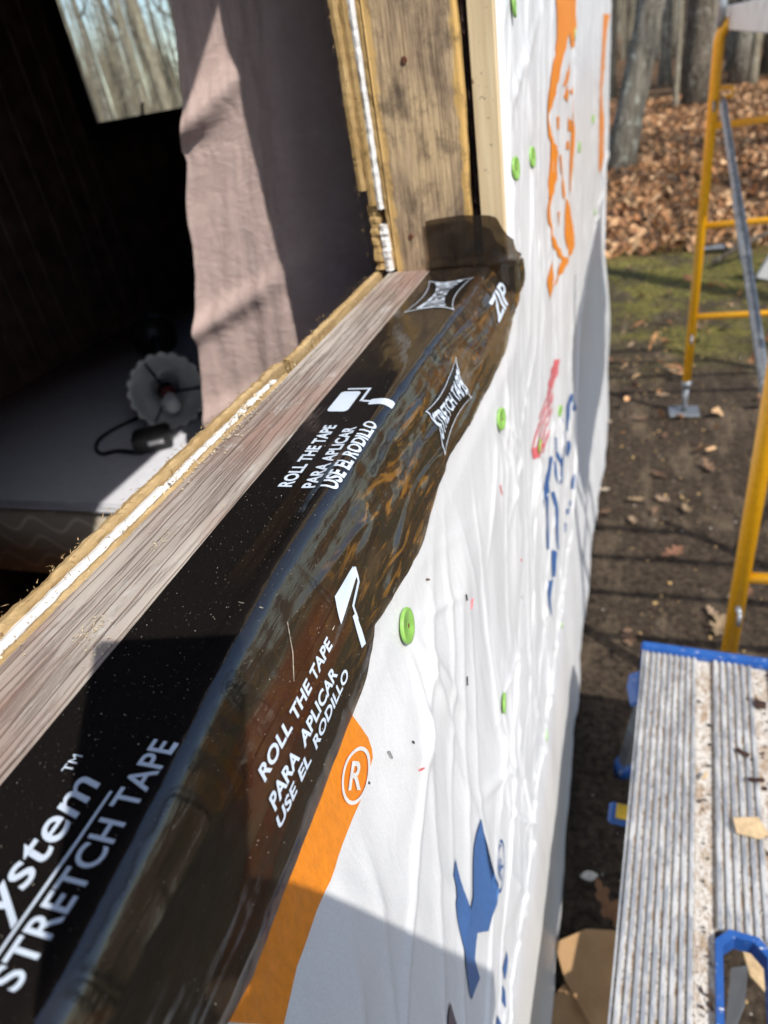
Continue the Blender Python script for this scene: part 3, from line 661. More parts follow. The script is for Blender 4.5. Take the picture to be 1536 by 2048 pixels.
# tall torn-looking orange shape beyond the jamb
Z2 = (1000, 0, 3.304)
for pl in ([(360,-60),(505,-60),(500,180),(486,300),(460,330),(440,220),(420,290),(400,420),(385,520),(350,640),(320,760),(335,900),(385,1000),(375,1180),(345,1300),(327,1400),(348,1540),(405,1680),(400,1725),(350,1620),(312,1460),(308,1400),(325,1150),(332,950),(303,770),(318,600),(335,450),(370,250),(366,60)],
           [(430,1310),(455,1400),(476,1560),(470,1640),(440,1720),(418,1560),(425,1400)], [(405,1690),(442,1715),(400,1800),(352,1905)], [(340,1700),(356,1850),(320,1985),(302,1870)],
           [(445,400),(452,470),(425,560),(405,575)], [(455,600),(478,560),(470,650)], [(360,770),(392,770),(392,850),(370,855)], [(380,1400),(397,1400),(385,1500)], [(472,580),(482,900),(464,1250),(450,1300),(464,900)],
           [(425,560),(440,620),(430,680),(412,640)], [(430,930),(448,940),(440,990),(425,985)], [(395,1020),(405,1020),(425,1300),(418,1320)], [(440,770),(465,800),(462,870),(436,860)]):
    prt('orange_shape', [yz(pl, *Z2)], M['orange'], (.02,.015))
prt('orange_shape', [yz([(680,90),(718,95),(695,300),(670,600),(690,1040),(652,1150),(645,900),(655,600),(672,300)], *Z2)], M['orange'], (.05,.02))
# striped red oval and blue script further along
Z3 = (1000, 680, 4.876)
for k in range(5):
    a = k/4; L = [(540+30*a,190),(478+52*a,420),(425+80*a,660),(372+95*a,860),(338+90*a,1090+10*a)]; wd = 8
    pl = [(x-wd/2, y) for x, y in L] + [(x+wd/2, y) for x, y in reversed(L)]; prt('red_stripe', [yz(pl, *Z3)], M['redp'], (.02,.02))
prt('red_stripe', [yz([(335,1060),(440,1000),(430,1040),(395,1130),(345,1165)], *Z3)], M['redp'], (.02,.02))
for pl in ([(660,520),(700,590),(735,680),(690,690),(668,650),(640,890),(620,880),(630,640)], [(470,1140),(490,1130),(465,1400),(470,1480),(440,1530),(405,1635),(400,1560),(440,1400)], [(585,770),(600,770),(608,1000),(578,1400),(560,1400),(590,1000)],
           [(540,950),(555,950),(552,1080),(585,1220),(575,1260),(535,1090)], [(515,1180),(530,1180),(545,1400),(535,1420)], [(443,1520),(462,1520),(465,2040),(448,2040)], [(485,1480),(505,1480),(530,1640),(538,2040),(522,2040),(508,1650)],
           [(635,980),(660,985),(645,1140),(622,1115)], [(712,1280),(725,1290),(700,1450),(670,1450),(680,1370)], [(650,1560),(675,1565),(665,1620),(640,1615)], [(625,1640),(645,1645),(640,1700),(620,1700)], [(605,1780),(628,1790),(612,1880),(590,1870)],
           [(480,2040),(520,2060),(500,2300),(480,2320)], [(455,2350),(490,2330),(465,2520),(470,2700),(450,2560)]):
    prt('blue_lettering', [yz(pl, *Z3)], M['blue'], (.03,.03))
# fasteners
bm = bmesh.new(); r0 = .0125
prof = [(0,.0010),(.0020,.0010),(.0024,.0007),(.0030,.0010),(.0098,.0012),(.0106,.0016),(.0122,.0014),(.0126,.0002),(.0120,-.001)]
rows = []
for r, h in prof: rows.append([bm.verts.new((h, max(r,1e-5)*math.cos(2*math.pi*k/22), max(r,1e-5)*math.sin(2*math.pi*k/22))) for k in range(22)])
for a, b in zip(rows, rows[1:]):
    for k in range(22): bm.faces.new((a[k], a[(k+1)%22], b[(k+1)%22], b[k]))
capm = bpy.data.meshes.new('cap_nail'); bmesh.ops.recalc_face_normals(bm, faces=bm.faces[:]); bm.to_mesh(capm); bm.free(); capm.materials.append(M['cap'])
capm.polygons.foreach_set('use_smooth', [True]*len(capm.polygons))
bm = bmesh.new(); bmesh.ops.create_cone(bm, cap_ends=True, segments=10, radius1=.0026, radius2=.0024, depth=.001); bmesh.ops.rotate(bm, verts=bm.verts, matrix=Matrix.Rotation(math.pi/2,3,'Y'))
headm = bpy.data.meshes.new('nail_head'); bm.to_mesh(headm); bm.free(); headm.materials.append(M['rust'])
for i, (cy, cz) in enumerate(CAPYZ):
    o = link('cap_nail', capm, None, None); o.location = (float(W(cy, cz))+.003, cy, cz); adoptw(o, wrap)
    o.rotation_euler = (0, random.uniform(-.12,.12), random.uniform(-.25,.25)); k = 1.12 if cy > .3 else 1; o.scale = (k,k,k)
    h = link('nail_head', headm, None, o); h.location = (.0008,0,0); h.scale = (.7,.7,.7)
# staples and small snippets on the sheet
for px, py, m_, L in ((880,1160,'rust',.004),(934,1195,'black',.004),(945,1208,'redp',.006),(795,1512,'steel',.005),(842,1538,'redp',.006),(932,1362,'black',.005),(1040,1120,'redp',.006),(1008,980,'redp',.01),(830,1485,'black',.002),(765,1570,'black',.002),(1043,1195,'steel',.003)):
    p = at(px, py, 'x', -.137); bm = bmesh.new(); bm_box(bm, -.0006,.0006,-.0006,.0006,-L,L)
    o = bm_obj('staple' if m_ in ('rust','steel','black') else 'red_snippet', bm, M[m_]); o.location = (float(W(p[1],p[2]))+.0012, p[1], p[2]); o.rotation_euler = (random.gauss(0,.5), 0, 0); adoptw(o, wrap)

# ================================================================== FLASHING TAPE
PN = np.gradient(PX, axis=0); PN = np.stack([-PN[:,1], PN[:,0]], -1); PN /= np.linalg.norm(PN,axis=1)[:,None]
PN *= np.where((PN[:,0]+PN[:,1] < 0)[:,None], -1, 1)
def tape_pt(y, s, off=0.0):
    y = np.asarray(y, float); s = np.asarray(s, float)
    # the edge of the board wanders, so the flat part is wider at both ends than in the middle
    dx = np.interp(y, [0,.06,.12,.2,.27,.45,.6,.75,.9], [.022,.020,.014,.005,0,0,.004,.011,.015]); s0 = s
    s = np.where(s0 < .055, s0, .055 + np.maximum(s0-.055-dx, 0) + dx*smoothstep(.10,.15,s0))
    x = np.interp(s, PS, PX[:,0]) + np.minimum(np.maximum(s0-.055,0), dx)*(1-smoothstep(.10,.145,s0)); z = np.interp(s, PS, PX[:,1]); nx = np.interp(s, PS, PN[:,0]); nz = np.interp(s, PS, PN[:,1])
    # wobble of the outer edge and wrinkles of the stretched film over it
    g = smoothstep(.066,.088,s); tail = smoothstep(.120,.140,s)
    wob = (.0050*fbm(y*8, 2.2, 3) + .0016*fbm(y*34, 6.2, 2))*smoothstep(.045,.062,s)*(1-smoothstep(.09,.12,s))
    amt = .16 + .60*smoothstep(.22,.36,y) + .45*smoothstep(.13,.09,y)*smoothstep(.10,.13,s)
    fold = (.0008*np.sin(s*240 + 5*fbm(y*5, s*9, 3))*smoothstep(.3,.42,y) + .0036*fbm(y*6.5, s*42+5, 3) + .0016*(1-np.abs(vn(y*7+s*30, s*60-y*6))*4).clip(0)) * g * amt
    rip = .0008*fbm(y*45, s*26+9, 3)*g
    flat = .00020*fbm(y*40, s*60, 3)*(1-g) + .0012 + .0012*smoothstep(.030,.058,s)*(1-g)*(vn(y*6,4.4)+.5)
    h = wob + fold + rip + flat + off
    X = x + nx*h + .009*smoothstep(.45,.85,y)*smoothstep(.066,.120,s); Z = z + nz*h
    e_ = smoothstep(.84,.92,y); b = np.clip((s-(.105-.05*e_))/(.040-.015*e_),0,1); b = b*b*(3-2*b); wx = W(y, np.minimum(Z,-.02))+.0035+off
    d = X - wx; X = np.where(b > 0, wx + (1-b)*d + b*.5*(d + np.sqrt(d*d + .0012**2)), X)
    return np.stack([X, y, Z], -1)
tape = tag(empty('flashing_tape', (-.19, .4, -.02)), 'black glossy stretch flashing tape with pale lettering folded over the window sill edge', 'flashing tape')
def tape_end(y): return np.interp(y, [-.5,.08,.105,.164,.267,.29,.303,.35,.41,.47,.53,.62,.72,.80,.86,.915,.95,.972], [.160,.1612,.1661,.1628,.1562,.1487,.1393,.149,.1552,.148,.1398,.147,.150,.1485,.138,.133,.120,.105])
def tape_sheet():
    ys = np.concatenate([np.linspace(-.5,.02,60), np.linspace(.022,.972,560)]); n = 120; v = []; uv = []
    for y in ys:
        e = float(tape_end(y)) + .0012*float(fbm(y*60, 1.1, 2)); lo = .0 if y <= YJ-.003 else .085
        s = lo + (e-lo)*np.linspace(0,1,n); v.append(tape_pt(np.full(n,y), s)); uv.append(np.stack([np.full(n,y), s], -1))
    v = np.concatenate(v); uv = np.concatenate(uv)
    k = int(np.argmax(ys > YJ-.003))
    f = grid_faces(len(ys), n, lambda i, j: i != k-1)
    # the tail beyond the jamb is joined where the two pieces meet
    base = np.searchsorted(uv[(k-1)*n:k*n,1], .085)
    for j in range(n-1):
        a = k*n+j; b = k*n+j+1
        ja = (k-1)*n + min(n-1, int(np.argmin(np.abs(uv[(k-1)*n:k*n,1]-uv[a,1])))); jb = (k-1)*n + min(n-1, int(np.argmin(np.abs(uv[(k-1)*n:k*n,1]-uv[b,1]))))
        f.append((ja, a, b, jb) if ja != jb else (ja, a, b))
    o = mesh('tape_film', v, f, M['tape'], None, True)
    u = o.data.uv_layers.new(name='tape'); li = np.zeros(len(o.data.loops), int); o.data.loops.foreach_get('vertex_index', li); u.data.foreach_set('uv', uv[li].ravel())
    return adoptw(o, tape)
tape_sheet()
# the end of the tape turned up the jamb and round its outer corner
def flap():
    us = np.concatenate([np.linspace(-.2465,-.1500,30), np.linspace(-.148,-.1425,6)[0:], ]); v = []; nv = 18
    arc = [(x, YJ-.0022) for x in us] + [(-.1385+.0012*math.sin(a), YJ-.0022+.004*(1-math.cos(a))) for a in np.linspace(.2,1.5,5)] + [(-.1365, yv) for yv in np.linspace(YJ+.006, YJ+.052, 12)]
    L = 0; out = []
    for i, (x, y) in enumerate(arc):
        L = i/(len(arc)-1)
        top = np.interp(x, [-.2465,-.235,-.20,-.165,-.155,-.149,-.1365], [.0610,.0625,.0640,.0605,.0570,.0440,.026]) if i < len(us)+2 else np.interp(y, [YJ, YJ+.02, YJ+.052], [.024,.008,-.012])
        for k in range(nv):
            q = k/(nv-1); zb_ = float(np.interp(x, PX[:,0], PX[:,1])) - .003 if x < -.1481 else -.085; zb_ = max(zb_, -.035); z = zb_ + (top-zb_)*q
            bulge = .0030*float(fbm(x*30+y*20, z*30+2, 3))*(.3+q) + .006*math.exp(-((z-.004)/.006)**2)
            # fillet at the foot where the film bridges the corner
            xx, y2 = x, y
            if i < len(us): y2 = y - max(0, bulge) - .0015
            else: xx = max(x + max(0,bulge), float(W(max(y,.93), max(z,-.01)))+.003)
            out.append((xx, y2, max(z, .0016) if x < -.192 else z))
    o = mesh('jamb_flap', out, grid_faces(len(arc), nv), M['flap'], None, True); return adoptw(o, tape)
flap()
def tapefn(off): return lambda a, b: tape_pt(a, b, off)
def ttext(s, y0, y1, st, sb, off=.012, shear=0, space=1.02, name='printed_words', lift=.00045, mat='ink'):
    """lettering: reads away from the camera along Y, its foot towards the outside"""
    bm = fit(text_bm(s, off, shear, space), y0, y1, sb, st); return drape(bm, tapefn(lift), (.004,.003), name, M[mat], tape)
def tpoly(polys, name, lift=.00045, mat='ink', step=(.004,.003)): return drape(poly_bm(polys), tapefn(lift), step, name, M[mat], tape)
ttext('ROLL THE TAPE', .3545, .4465, .0215, .0325, .032)
ttext('PARA APLICAR', .3535, .4430, .0400, .0505, .032)
ttext('USE EL RODILLO', .3540, .4530, .0542, .0632, .032)
def rrect(a0, a1, b0, b1, r, n=4):
    o = []
    for ca, cb, q in ((a1-r,b1-r,0),(a0+r,b1-r,1),(a0+r,b0+r,2),(a1-r,b0+r,3)):
        for k in range(n+1):
            t = math.pi/2*(q+k/n); o.append((ca+r*math.cos(t), cb+r*math.sin(t)))
    return o
tpoly([rrect(.4715,.5110,.0130,.0315,.004)], 'roller_mark')
tpoly([[(.5150,.0165),(.5175,.0165),(.5175,.0385),(.5150,.0385)], [(.5150,.0360),(.5150,.0385),(.4920,.0385),(.4905,.0360)], [(.4930,.0385),(.4900,.0385),(.4885,.0460),(.4915,.0460)]], 'roller_mark')
tpoly([rrect(.4830,.4940,.0460,.0655,.002)], 'roller_mark')
# the same words and mark on the part that hangs down the wall
ttext('ROLL', .1625, .1965, .1085, .1155, .03, .15); ttext('THE', .2010, .2260, .1085, .1155, .03, .15); ttext('TAPE', .2300, .2605, .1085, .1155, .03, .15)
ttext('PARA', .1570, .1885, .1212, .1280, .03, .15); ttext('APLICAR', .1945, .2480, .1212, .1280, .03, .15)
ttext('USE', .1545, .1770, .1302, .1362, .03, .15); ttext('EL', .1810, .1945, .1302, .1362, .03, .15); ttext('RODILLO', .2010, .2560, .1302, .1362, .03, .15)
tpoly([[(.2860,.0995),(.3186,.1015),(.3165,.1075),(.2766,.1140)]], 'roller_mark')
tpoly([[(.3190,.1022),(.3205,.1036),(.3150,.1120),(.3130,.1110)], [(.3145,.1098),(.3150,.1122),(.2955,.1168),(.2945,.1150)], [(.2945,.1150),(.2968,.1155),(.2925,.1240),(.2905,.1235)], [(.2890,.1190),(.2935,.1200),(.2850,.1385),(.2790,.1365)]], 'roller_mark')
# big lettering close to the camera
ttext('STRETCH TAPE', .0490, .1470, .0565, .0690, .014)
tpoly([[(.005,.0528),(.1200,.0528),(.1200,.0542),(.005,.0542)]], 'printed_rule')
def bigword():
    bm = fit(text_bm('System', .008, .22), .0560, .1240, .0520, .0285)
    return drape(bm, tapefn(.00045), (.004,.003), 'printed_words', M['ink'], tape)
bigword()
ttext('TM', .1245, .1330, .0235, .0285, .0)
# pinched four-pointed badge with two words inside, twice
def badge(y0, y1, s0, s1, words=True, shear=0.0):
    cy, cs = (y0+y1)/2, (s0+s1)/2; hy, hs = (y1-y0)/2, (s1-s0)/2
    def P(a, b): return (cy + a*hy + shear*b*hy, cs + b*hs)
    def outline(k, n=14):
        o = []
        for (a0,b0,a1,b1,ca,cb) in ((-1,-1,1,-1,0,-.42),(1,-1,1,1,.62,0),(1,1,-1,1,0,.42),(-1,1,-1,-1,-.62,0)):
            for i in range(n):
                t = i/n; a = (1-t)**2*a0+2*t*(1-t)*ca+t*t*a1; b = (1-t)**2*b0+2*t*(1-t)*cb+t*t*b1; o.append((a*k, b*k))
        return o
    A = outline(1.0); B = outline(.955); n = len(A)
    tpoly([[P(*A[i]), P(*A[(i+1)%n]), P(*B[(i+1)%n]), P(*B[i])] for i in range(n)], 'badge_outline', .0008)
    tpoly([[P(*q) for q in outline(.93)]], 'badge_field', .0004, 'ink_black')
    bm = fit(text_bm('STRETCH TAPE', .02), -1, 1, -1, 1)
    for v in bm.verts:
        a, b = v.co.x, v.co.y
        hgt = .30 + .34*a*a; aa = a*.80; v.co = ((*P(aa, -b*hgt), 0))
    drape(bm, tapefn(.0010), (.004,.003), 'printed_words', M['ink'], tape)
badge(.718, .838, .0110, .0680)
badge(.520, .640, .0935, .1320, shear=-.12)
ttext('ZIP', .800, .892, .0975, .1185, .02, .15)
# dust specks on the film
sp = []
for k in range(1100):
    y = abs(random.gauss(.24,.14)); s = random.uniform(.002,.15)
    p = tape_pt(y, s, .0002).ravel() if y < .88 else None
    if p is not None: sp.append((p[0], p[1], p[2], random.uniform(.00010,.00034)))
adoptw(tag(crumbs('dust_specks', M['dustm'], sp), kind='stuff'), tape)
for pts in ([(730,1145),(775,1158)], [(480,1212),(520,1215)], [(580,1205),(605,1240),(618,1280)]):   # hairs and a bristle lying on the film
    q = []
    for px, py in pts:
        p = at(px, py, 'z', 0.0); s = p[0]+.245; q.append(tape_pt(p[1], min(s,.11), .0008).ravel())
    o = tube('bristle', q, .00022, M['dustm'], None, 5); adoptw(o, tape)

# ================================================================== ROOM
def curtain():
    zs = np.linspace(-.75, 1.15, 230); n = 130; v = []
    zl = [-.75,-.253,-.10,.013,.10,.158,.172,.20,.297,1.15]; xl = [-.86,-.780,-.735,-.706,-.690,-.668,-.672,-.652,-.634,-.50]
    for z in zs:
        x0 = float(np.interp(z, zl, xl)) + .004*float(fbm(z*14, 2.0, 3)); x1 = -.345
        t = np.linspace(0,1,n); x = x0 + (x1-x0)*t
        y = 1.10 + .035*np.sin(t*9.5+1.1+.6*fbm(z*1.5+0*t, 3.0, 2))*(.10+.9*t*t) + .016*fbm(t*4, z*2.4, 3) + .005*fbm(t*12, z*8+4, 4) - .05*(1-t)**3
        # soft sags pulled up to the left edge
        for zc, amp in ((.20,.022),(-.115,.020),(-.30,.014)):
            y = y + amp*np.exp(-((z-zc-.18*t)/.022)**2)*np.exp(-(t/.42)**2)*-1
        v.append(np.stack([x, y, np.full(n, z)], -1))
    o = mesh('curtain', np.concatenate(v), [tuple(reversed(q)) for q in grid_faces(len(zs), n)], M['cloth'], None, True)
    md = o.modifiers.new('thick', 'SOLIDIFY'); md.thickness = .0025; md.offset = 0
    return tag(o, 'creased mauve cloth curtain hanging inside beyond the window stud', 'curtain')
curtain()
BZ = -.53
bed = tag(empty('bed', (-1.15, 2.0, ZF)), 'low grey bed with quilted tan side standing in the dark room', 'bed')
def soft_box(name, b, mat, r, parent, seg=3):
    o = box(name, b, mat, None, r, seg); o.data.polygons.foreach_set('use_smooth', [True]*len(o.data.polygons)); return adoptw(o, parent) if parent else o
soft_box('mattress_cover', (-2.07,-.42,1.075,3.40,BZ-.016,BZ), M['sheet'], .007, bed)
soft_box('box_spring', (-2.066,-.424,1.082,3.395,BZ-.250,BZ-.0165), M['bedside'], .012, bed)
adoptw(tube('piping', [(-2.068,1.076,BZ-.018),(-1.1,1.076,BZ-.018),(-.424,1.076,BZ-.018)], .006, M['sheet'], None, 8), bed)
for x in (-1.98,-.52):
    for y in (1.16,3.3): adoptw(box('leg', (x-.03,x+.03,y-.03,y+.03,ZF+.001,BZ-.251), M['black'], None, .004), bed)
# lamp lying on its side with the open shade towards the window hole
P = Vector(at(335, 782, 'z', BZ+.103)); ax = (Vector(CAM) - P); ax.z *= 1.1; ax.normalize()
lamp = tag(empty('table_lamp', (P.x, P.y, BZ)), 'table lamp lying on the bed, white shade opening towards the viewer', 'lamp')
sd = ax.cross(Vector((0,0,1))).normalized(); upv = sd.cross(ax)
def ringpts(c, r, n, wob=0): return [c + (sd*math.cos(2*math.pi*k/n) + upv*math.sin(2*math.pi*k/n))*(r*(1+wob*(1.6*abs(math.sin(k*math.pi*20/n))-.8))) for k in range(n)]
def loft(name, rings, mat, smooth=True):
    n = len(rings[0]); v = [p for r in rings for p in r]; f = [(i*n+k, i*n+(k+1)%n, (i+1)*n+(k+1)%n, (i+1)*n+k) for i in range(len(rings)-1) for k in range(n)]
    return mesh(name, v, f, mat, None, smooth)
N = 120
o = loft('lamp_shade', [ringpts(P+ax*.003, .104, N, .06), ringpts(P-ax*.004, .098, N), ringpts(P-ax*.035, .090, N), ringpts(P-ax*.075, .068, N), ringpts(P-ax*.105, .030, N)], M['shade']); md = o.modifiers.new('t','SOLIDIFY'); md.thickness = .002; adoptw(o, lamp)
o = loft('fringe', [ringpts(P-ax*.012, .1045, N), ringpts(P-ax*.004, .106, N, .02), ringpts(P+ax*.001, .1045, N, .03)], M['fringe']); md = o.modifiers.new('t','SOLIDIFY'); md.thickness = .003; adoptw(o, lamp)
for a_ in (1.2, 3.3, 5.4):  # dark rods added to give the shading of the three darker gores
    e_ = sd*math.cos(a_) + upv*math.sin(a_); adoptw(tube('gore_shading_rod', [P+e_*.094-ax*.006, P+e_*.070-ax*.055, P+e_*.02-ax*.085], .0032, M['black'], None, 6), lamp)
adoptw(tube('bulb_socket', [P-ax*.11, P-ax*.08, P-ax*.05], [.017,.018,.017], M['black'], None, 14), lamp)
adoptw(tube('red_collar', [P-ax*.05-upv*.002, P-ax*.038-upv*.006, P-ax*.025-upv*.012], [.019,.022,.018], M['redpl'], None, 14), lamp)
adoptw(tube('light_bulb', [P-ax*.028-upv*.012, P-ax*.018-upv*.022, P-ax*.002-upv*.036, P+ax*.012-upv*.048, P+ax*.018-upv*.053], [.012,.022,.029,.022,.006], M['bulb'], None, 16), lamp)
adoptw(tube('harp', [P-ax*.07+sd*.03, P-ax*.03+sd*.035+upv*.03, P+ax*.0+upv*.055, P-ax*.03-sd*.035+upv*.03, P-ax*.07-sd*.03], .003, M['steel'], None, 6), lamp)
st = Vector(at(288, 590, 'z', BZ+.07)); dr = (st-P).normalized(); base = P + dr*.62
adoptw(tube('stem', [P-ax*.11, P-ax*.12+(base-P)*.3, base], [.012,.016,.018], M['black'], None, 12), lamp)
adoptw(tube('lamp_base', [base-dr*.03, base-dr*.01, base+dr*.01, base+dr*.035], [.03,.065,.078,.080], M['black'], None, 24), lamp)
# plug-in box with its cord
B0 = Vector(at(312, 895, 'z', BZ)); rz = .55
tr_ = tag(empty('power_adapter', (B0.x, B0.y, BZ+.001), rz), 'small black power box with white label and looped cord in front of the lamp', 'power adapter')
o = box('adapter_body', (-.050,.050,-.034,.034,0,.052), M['black'], tr_, .006, 2)
o = box('label_sticker', (-.010,.030,-.0352,-.0346,.022,.034), M['labelw'], tr_)
cpts = [at(270,905,'z',BZ+.02), at(235,902,'z',BZ+.008), at(205,908,'z',BZ+.005), at(192,898,'z',BZ+.005), at(198,880,'z',BZ+.005), at(225,860,'z',BZ+.005), at(262,842,'z',BZ+.006), at(290,830,'z',BZ+.02)]
sm = []
for i in range(len(cpts)-1):
    p0, p1, p2, p3 = cpts[max(i-1,0)], cpts[i], cpts[i+1], cpts[min(i+2,len(cpts)-1)]
    for t in np.linspace(0,1,7)[:-1]: sm.append(.5*((2*p1)+(-p0+p2)*t+(2*p0-5*p1+4*p2-p3)*t*t+(-p0+3*p1-3*p2+p3)*t**3))
sm.append(cpts[-1]); o = tube('cord', sm, .0055, M['black'], None, 8); o.parent = tr_; o.matrix_parent_inverse = (Matrix.Translation(tr_.location) @ Matrix.Rotation(rz,4,'Z')).inverted()
q = at(345, 525, 'z', BZ+.10)
o = soft_box('folded_blanket', (q[0]-.30,q[0]+.22,q[1]-.05,q[1]+.24,BZ+.002,BZ+.15), M['navy'], .035, None, 4)
tag(o, 'dark blue folded blanket at the far end of the bed', 'blanket')

# ================================================================== SCAFFOLD
SX = .318; TR = .0215
def scaffold_frame(yf, z_top, label):
    r = tag(empty('scaffold', (SX, yf, GZ)), label, 'scaffold', 'yellow scaffold frames')
    Wd = 1.20; zb = -1.375
    def T(name, pts, rad, mat, n=12): return adoptw(tube(name, pts, rad, mat, None, n), r)
    cr = .07
    arc = [(SX+cr-cr*math.cos(a), yf, z_top-cr+cr*math.sin(a)) for a in np.linspace(0, math.pi/2, 7)]
    T('post', [(SX,yf,zb),(SX,yf,z_top-cr-.05)] + arc + [(SX+Wd-cr, yf, z_top)] + [(SX+Wd-cr+cr*math.sin(a), yf, z_top-cr+cr*math.cos(a)) for a in np.linspace(.1, math.pi/2, 6)] + [(SX+Wd,yf,zb)], TR, M['yellow'], 16)
    for z in (-.19,-.60,-1.03): T('rung', [(SX+.01,yf,z),(SX+Wd-.01,yf,z)], .0155, M['yellow'])
    for x in (SX, SX+Wd):
        T('jack_collar', [(x,yf,zb-.035),(x,yf,zb+.004)], .0235, M['galv']); T('leg_jack', [(x,yf,GZ+.02),(x,yf,zb-.03)], .0145, M['galv'])
        bm = bmesh.new(); bm_box(bm, x-.075,x+.075,yf-.06,yf+.06,GZ+.012,GZ+.026); adoptw(bm_obj('base_plate', bm, M['galv'], None, False, None, .003), r)
        T('coupling_pin', [(x,yf,z_top-.02),(x,yf,z_top+.13)], .017, M['galv'])
        for z in (-.10,-1.12):
            T('brace_lock', [(x,yf-.03,z),(x,yf-.055,z),(x,yf-.06,z-.03)], .006, M['galv'], 8); T('brace_stud', [(x,yf,z),(x,yf-.045,z)], .007, M['galv'], 8)
    T('weld_bracket', [(SX+.02,yf,-.05),(SX+.07,yf,-.055),(SX+.07,yf,-.085),(SX+.02,yf,-.09)], .008, M['yellow'], 8)
    return r
FY, NY = 3.63, 1.58
scaffold_frame(FY, .185, 'yellow tubular scaffold frame standing farther from the viewer, on a grey base plate')
scaffold_frame(NY, .185, 'yellow tubular scaffold frame nearer the viewer, at the right edge behind the platform')
def brace(a, b, label):
    r = tag(empty('cross_brace', a), label, 'brace', 'grey cross braces'); d = Vector(b)-Vector(a)
    m1 = Vector(a)+d*.5
    adoptw(tube('tube', [a, tuple(Vector(a)+d*.03), tuple(Vector(a)+d*.97), b], [.012,.0145,.0145,.012], M['galv'], None, 10), r)
    adoptw(tube('sleeve', [tuple(m1-d*.10), tuple(m1+d*.10)], .0175, M['galv'], None, 10), r); return r
brace((SX+.03, FY-.045, -.09), (SX+.03, NY+.03, -.66), 'grey galvanised brace tube sloping down from the far scaffold post')
brace((SX+1.17, FY-.045, -1.12), (SX+1.17, NY+.03, -.10), 'grey brace tube on the outer side of the scaffold')
dk = tag(empty('scaffold_plank', (.6, 2.6, .2)), 'pale metal walk plank laid across the top of the scaffold frames', 'plank')
for b, nm in (((.345,.372,1.45,3.78,.150,.232),'side_rail'), ((.800,.827,1.45,3.78,.150,.232),'side_rail'), ((.373,.799,1.45,3.78,.208,.230),'deck_board'), ((.373,.799,1.455,1.49,.152,.206),'end_bar'), ((.373,.799,3.74,3.775,.152,.206),'end_bar')):
    adoptw(box(nm, b, M['deckal'], None, .003), dk)
for k, z in enumerate((.150,)): pass

# ================================================================== WORK PLATFORM
PA = Vector((.077, 1.312, -1.05)); PL = 1.78; PT = .385
ang = math.atan2(.057, .835)
plat = tag(empty('work_platform', (PA.x, PA.y, GZ), -ang), 'ribbed aluminium work platform with blue ends, dusted white with plaster', 'work platform')
DZ = PA.z - GZ                     # deck height over the ground
secs = [(0,.118,'r',9), (.118,.150,'g',0), (.150,.235,'r',6), (.235,.267,'g',0), (.267,.385,'r',9)]
HA, HB = .645, .845                # handle slot along the deck (distance from the far end)
def pb(name, b, mat, bevel=0): return box(name, b, mat, plat, bevel)
for (u0,u1,t,n) in secs:
    spans = [(0, PL)] if not (t == 'r' and n == 6) else [(0, HA), (HB, PL)]
    for (w0, w1) in spans:
        top = DZ-.0055 if t == 'r' else DZ-.010
        pb('deck_panel' if t == 'r' else 'channel', (u0+.0005,u1-.0005,-w1,-w0-.018,DZ-.045,top), M['fill'])
        if t == 'r':
            p = (u1-u0)/n
            for k in range(n):
                c = u0 + (k+.5)*p; pb('rib', (c-p*.27, c+p*.27, -w1, -w0-.0175, top-.003, DZ+ (0 if k else .001)), M['plat'], .0012)
pb('side_rail', (-.004,-.0006,-PL,-.018,DZ-.07,DZ+.001), M['plat'], .0008); pb('side_rail', (PT+.0006,PT+.004,-PL,-.018,DZ-.07,DZ+.001), M['plat'], .0008)
# blue end caps
for w in (0, PL+.0):
    y0, y1 = (-.0172, .012) if w == 0 else (-PL-.012, -PL-.0005)
    bm = bmesh.new(); bm_box(bm, -.008, PT+.008, y0, y1, DZ-.075, DZ+.004); bmesh.ops.bevel(bm, geom=bm.edges[:], offset=.004, segments=2, affect='EDGES'); bm_obj('end_cap', bm, M['bluep'], plat)
# handle opening: blue eight-sided frame through the deck
def slot_ring(k, z):
    u0, u1, a, b = .150-.001+k, .235+.001-k, -HA+.002-k*1.0, -HB-.002+k*1.0; c = .022-k*.3
    return [(u0+c,a,z),(u1-c,a,z),(u1,a-c,z),(u1,b+c,z),(u1-c,b,z),(u0+c,b,z),(u0,b+c,z),(u0,a-c,z)]
rings = [slot_ring(0,DZ-.03), slot_ring(0,DZ+.004), slot_ring(.011,DZ+.005), slot_ring(.0125,DZ-.03)]
v = [p for r_ in rings for p in r_]; f = [(i*8+k, i*8+(k+1)%8, ((i+1)%4)*8+(k+1)%8, ((i+1)%4)*8+k) for i in range(4) for k in range(8)]
o = mesh('handle_frame', v, f, M['bluep'], plat); bm = bmesh.new(); bm.from_mesh(o.data); bmesh.ops.recalc_face_normals(bm, faces=bm.faces[:]); bm.to_mesh(o.data); bm.free()
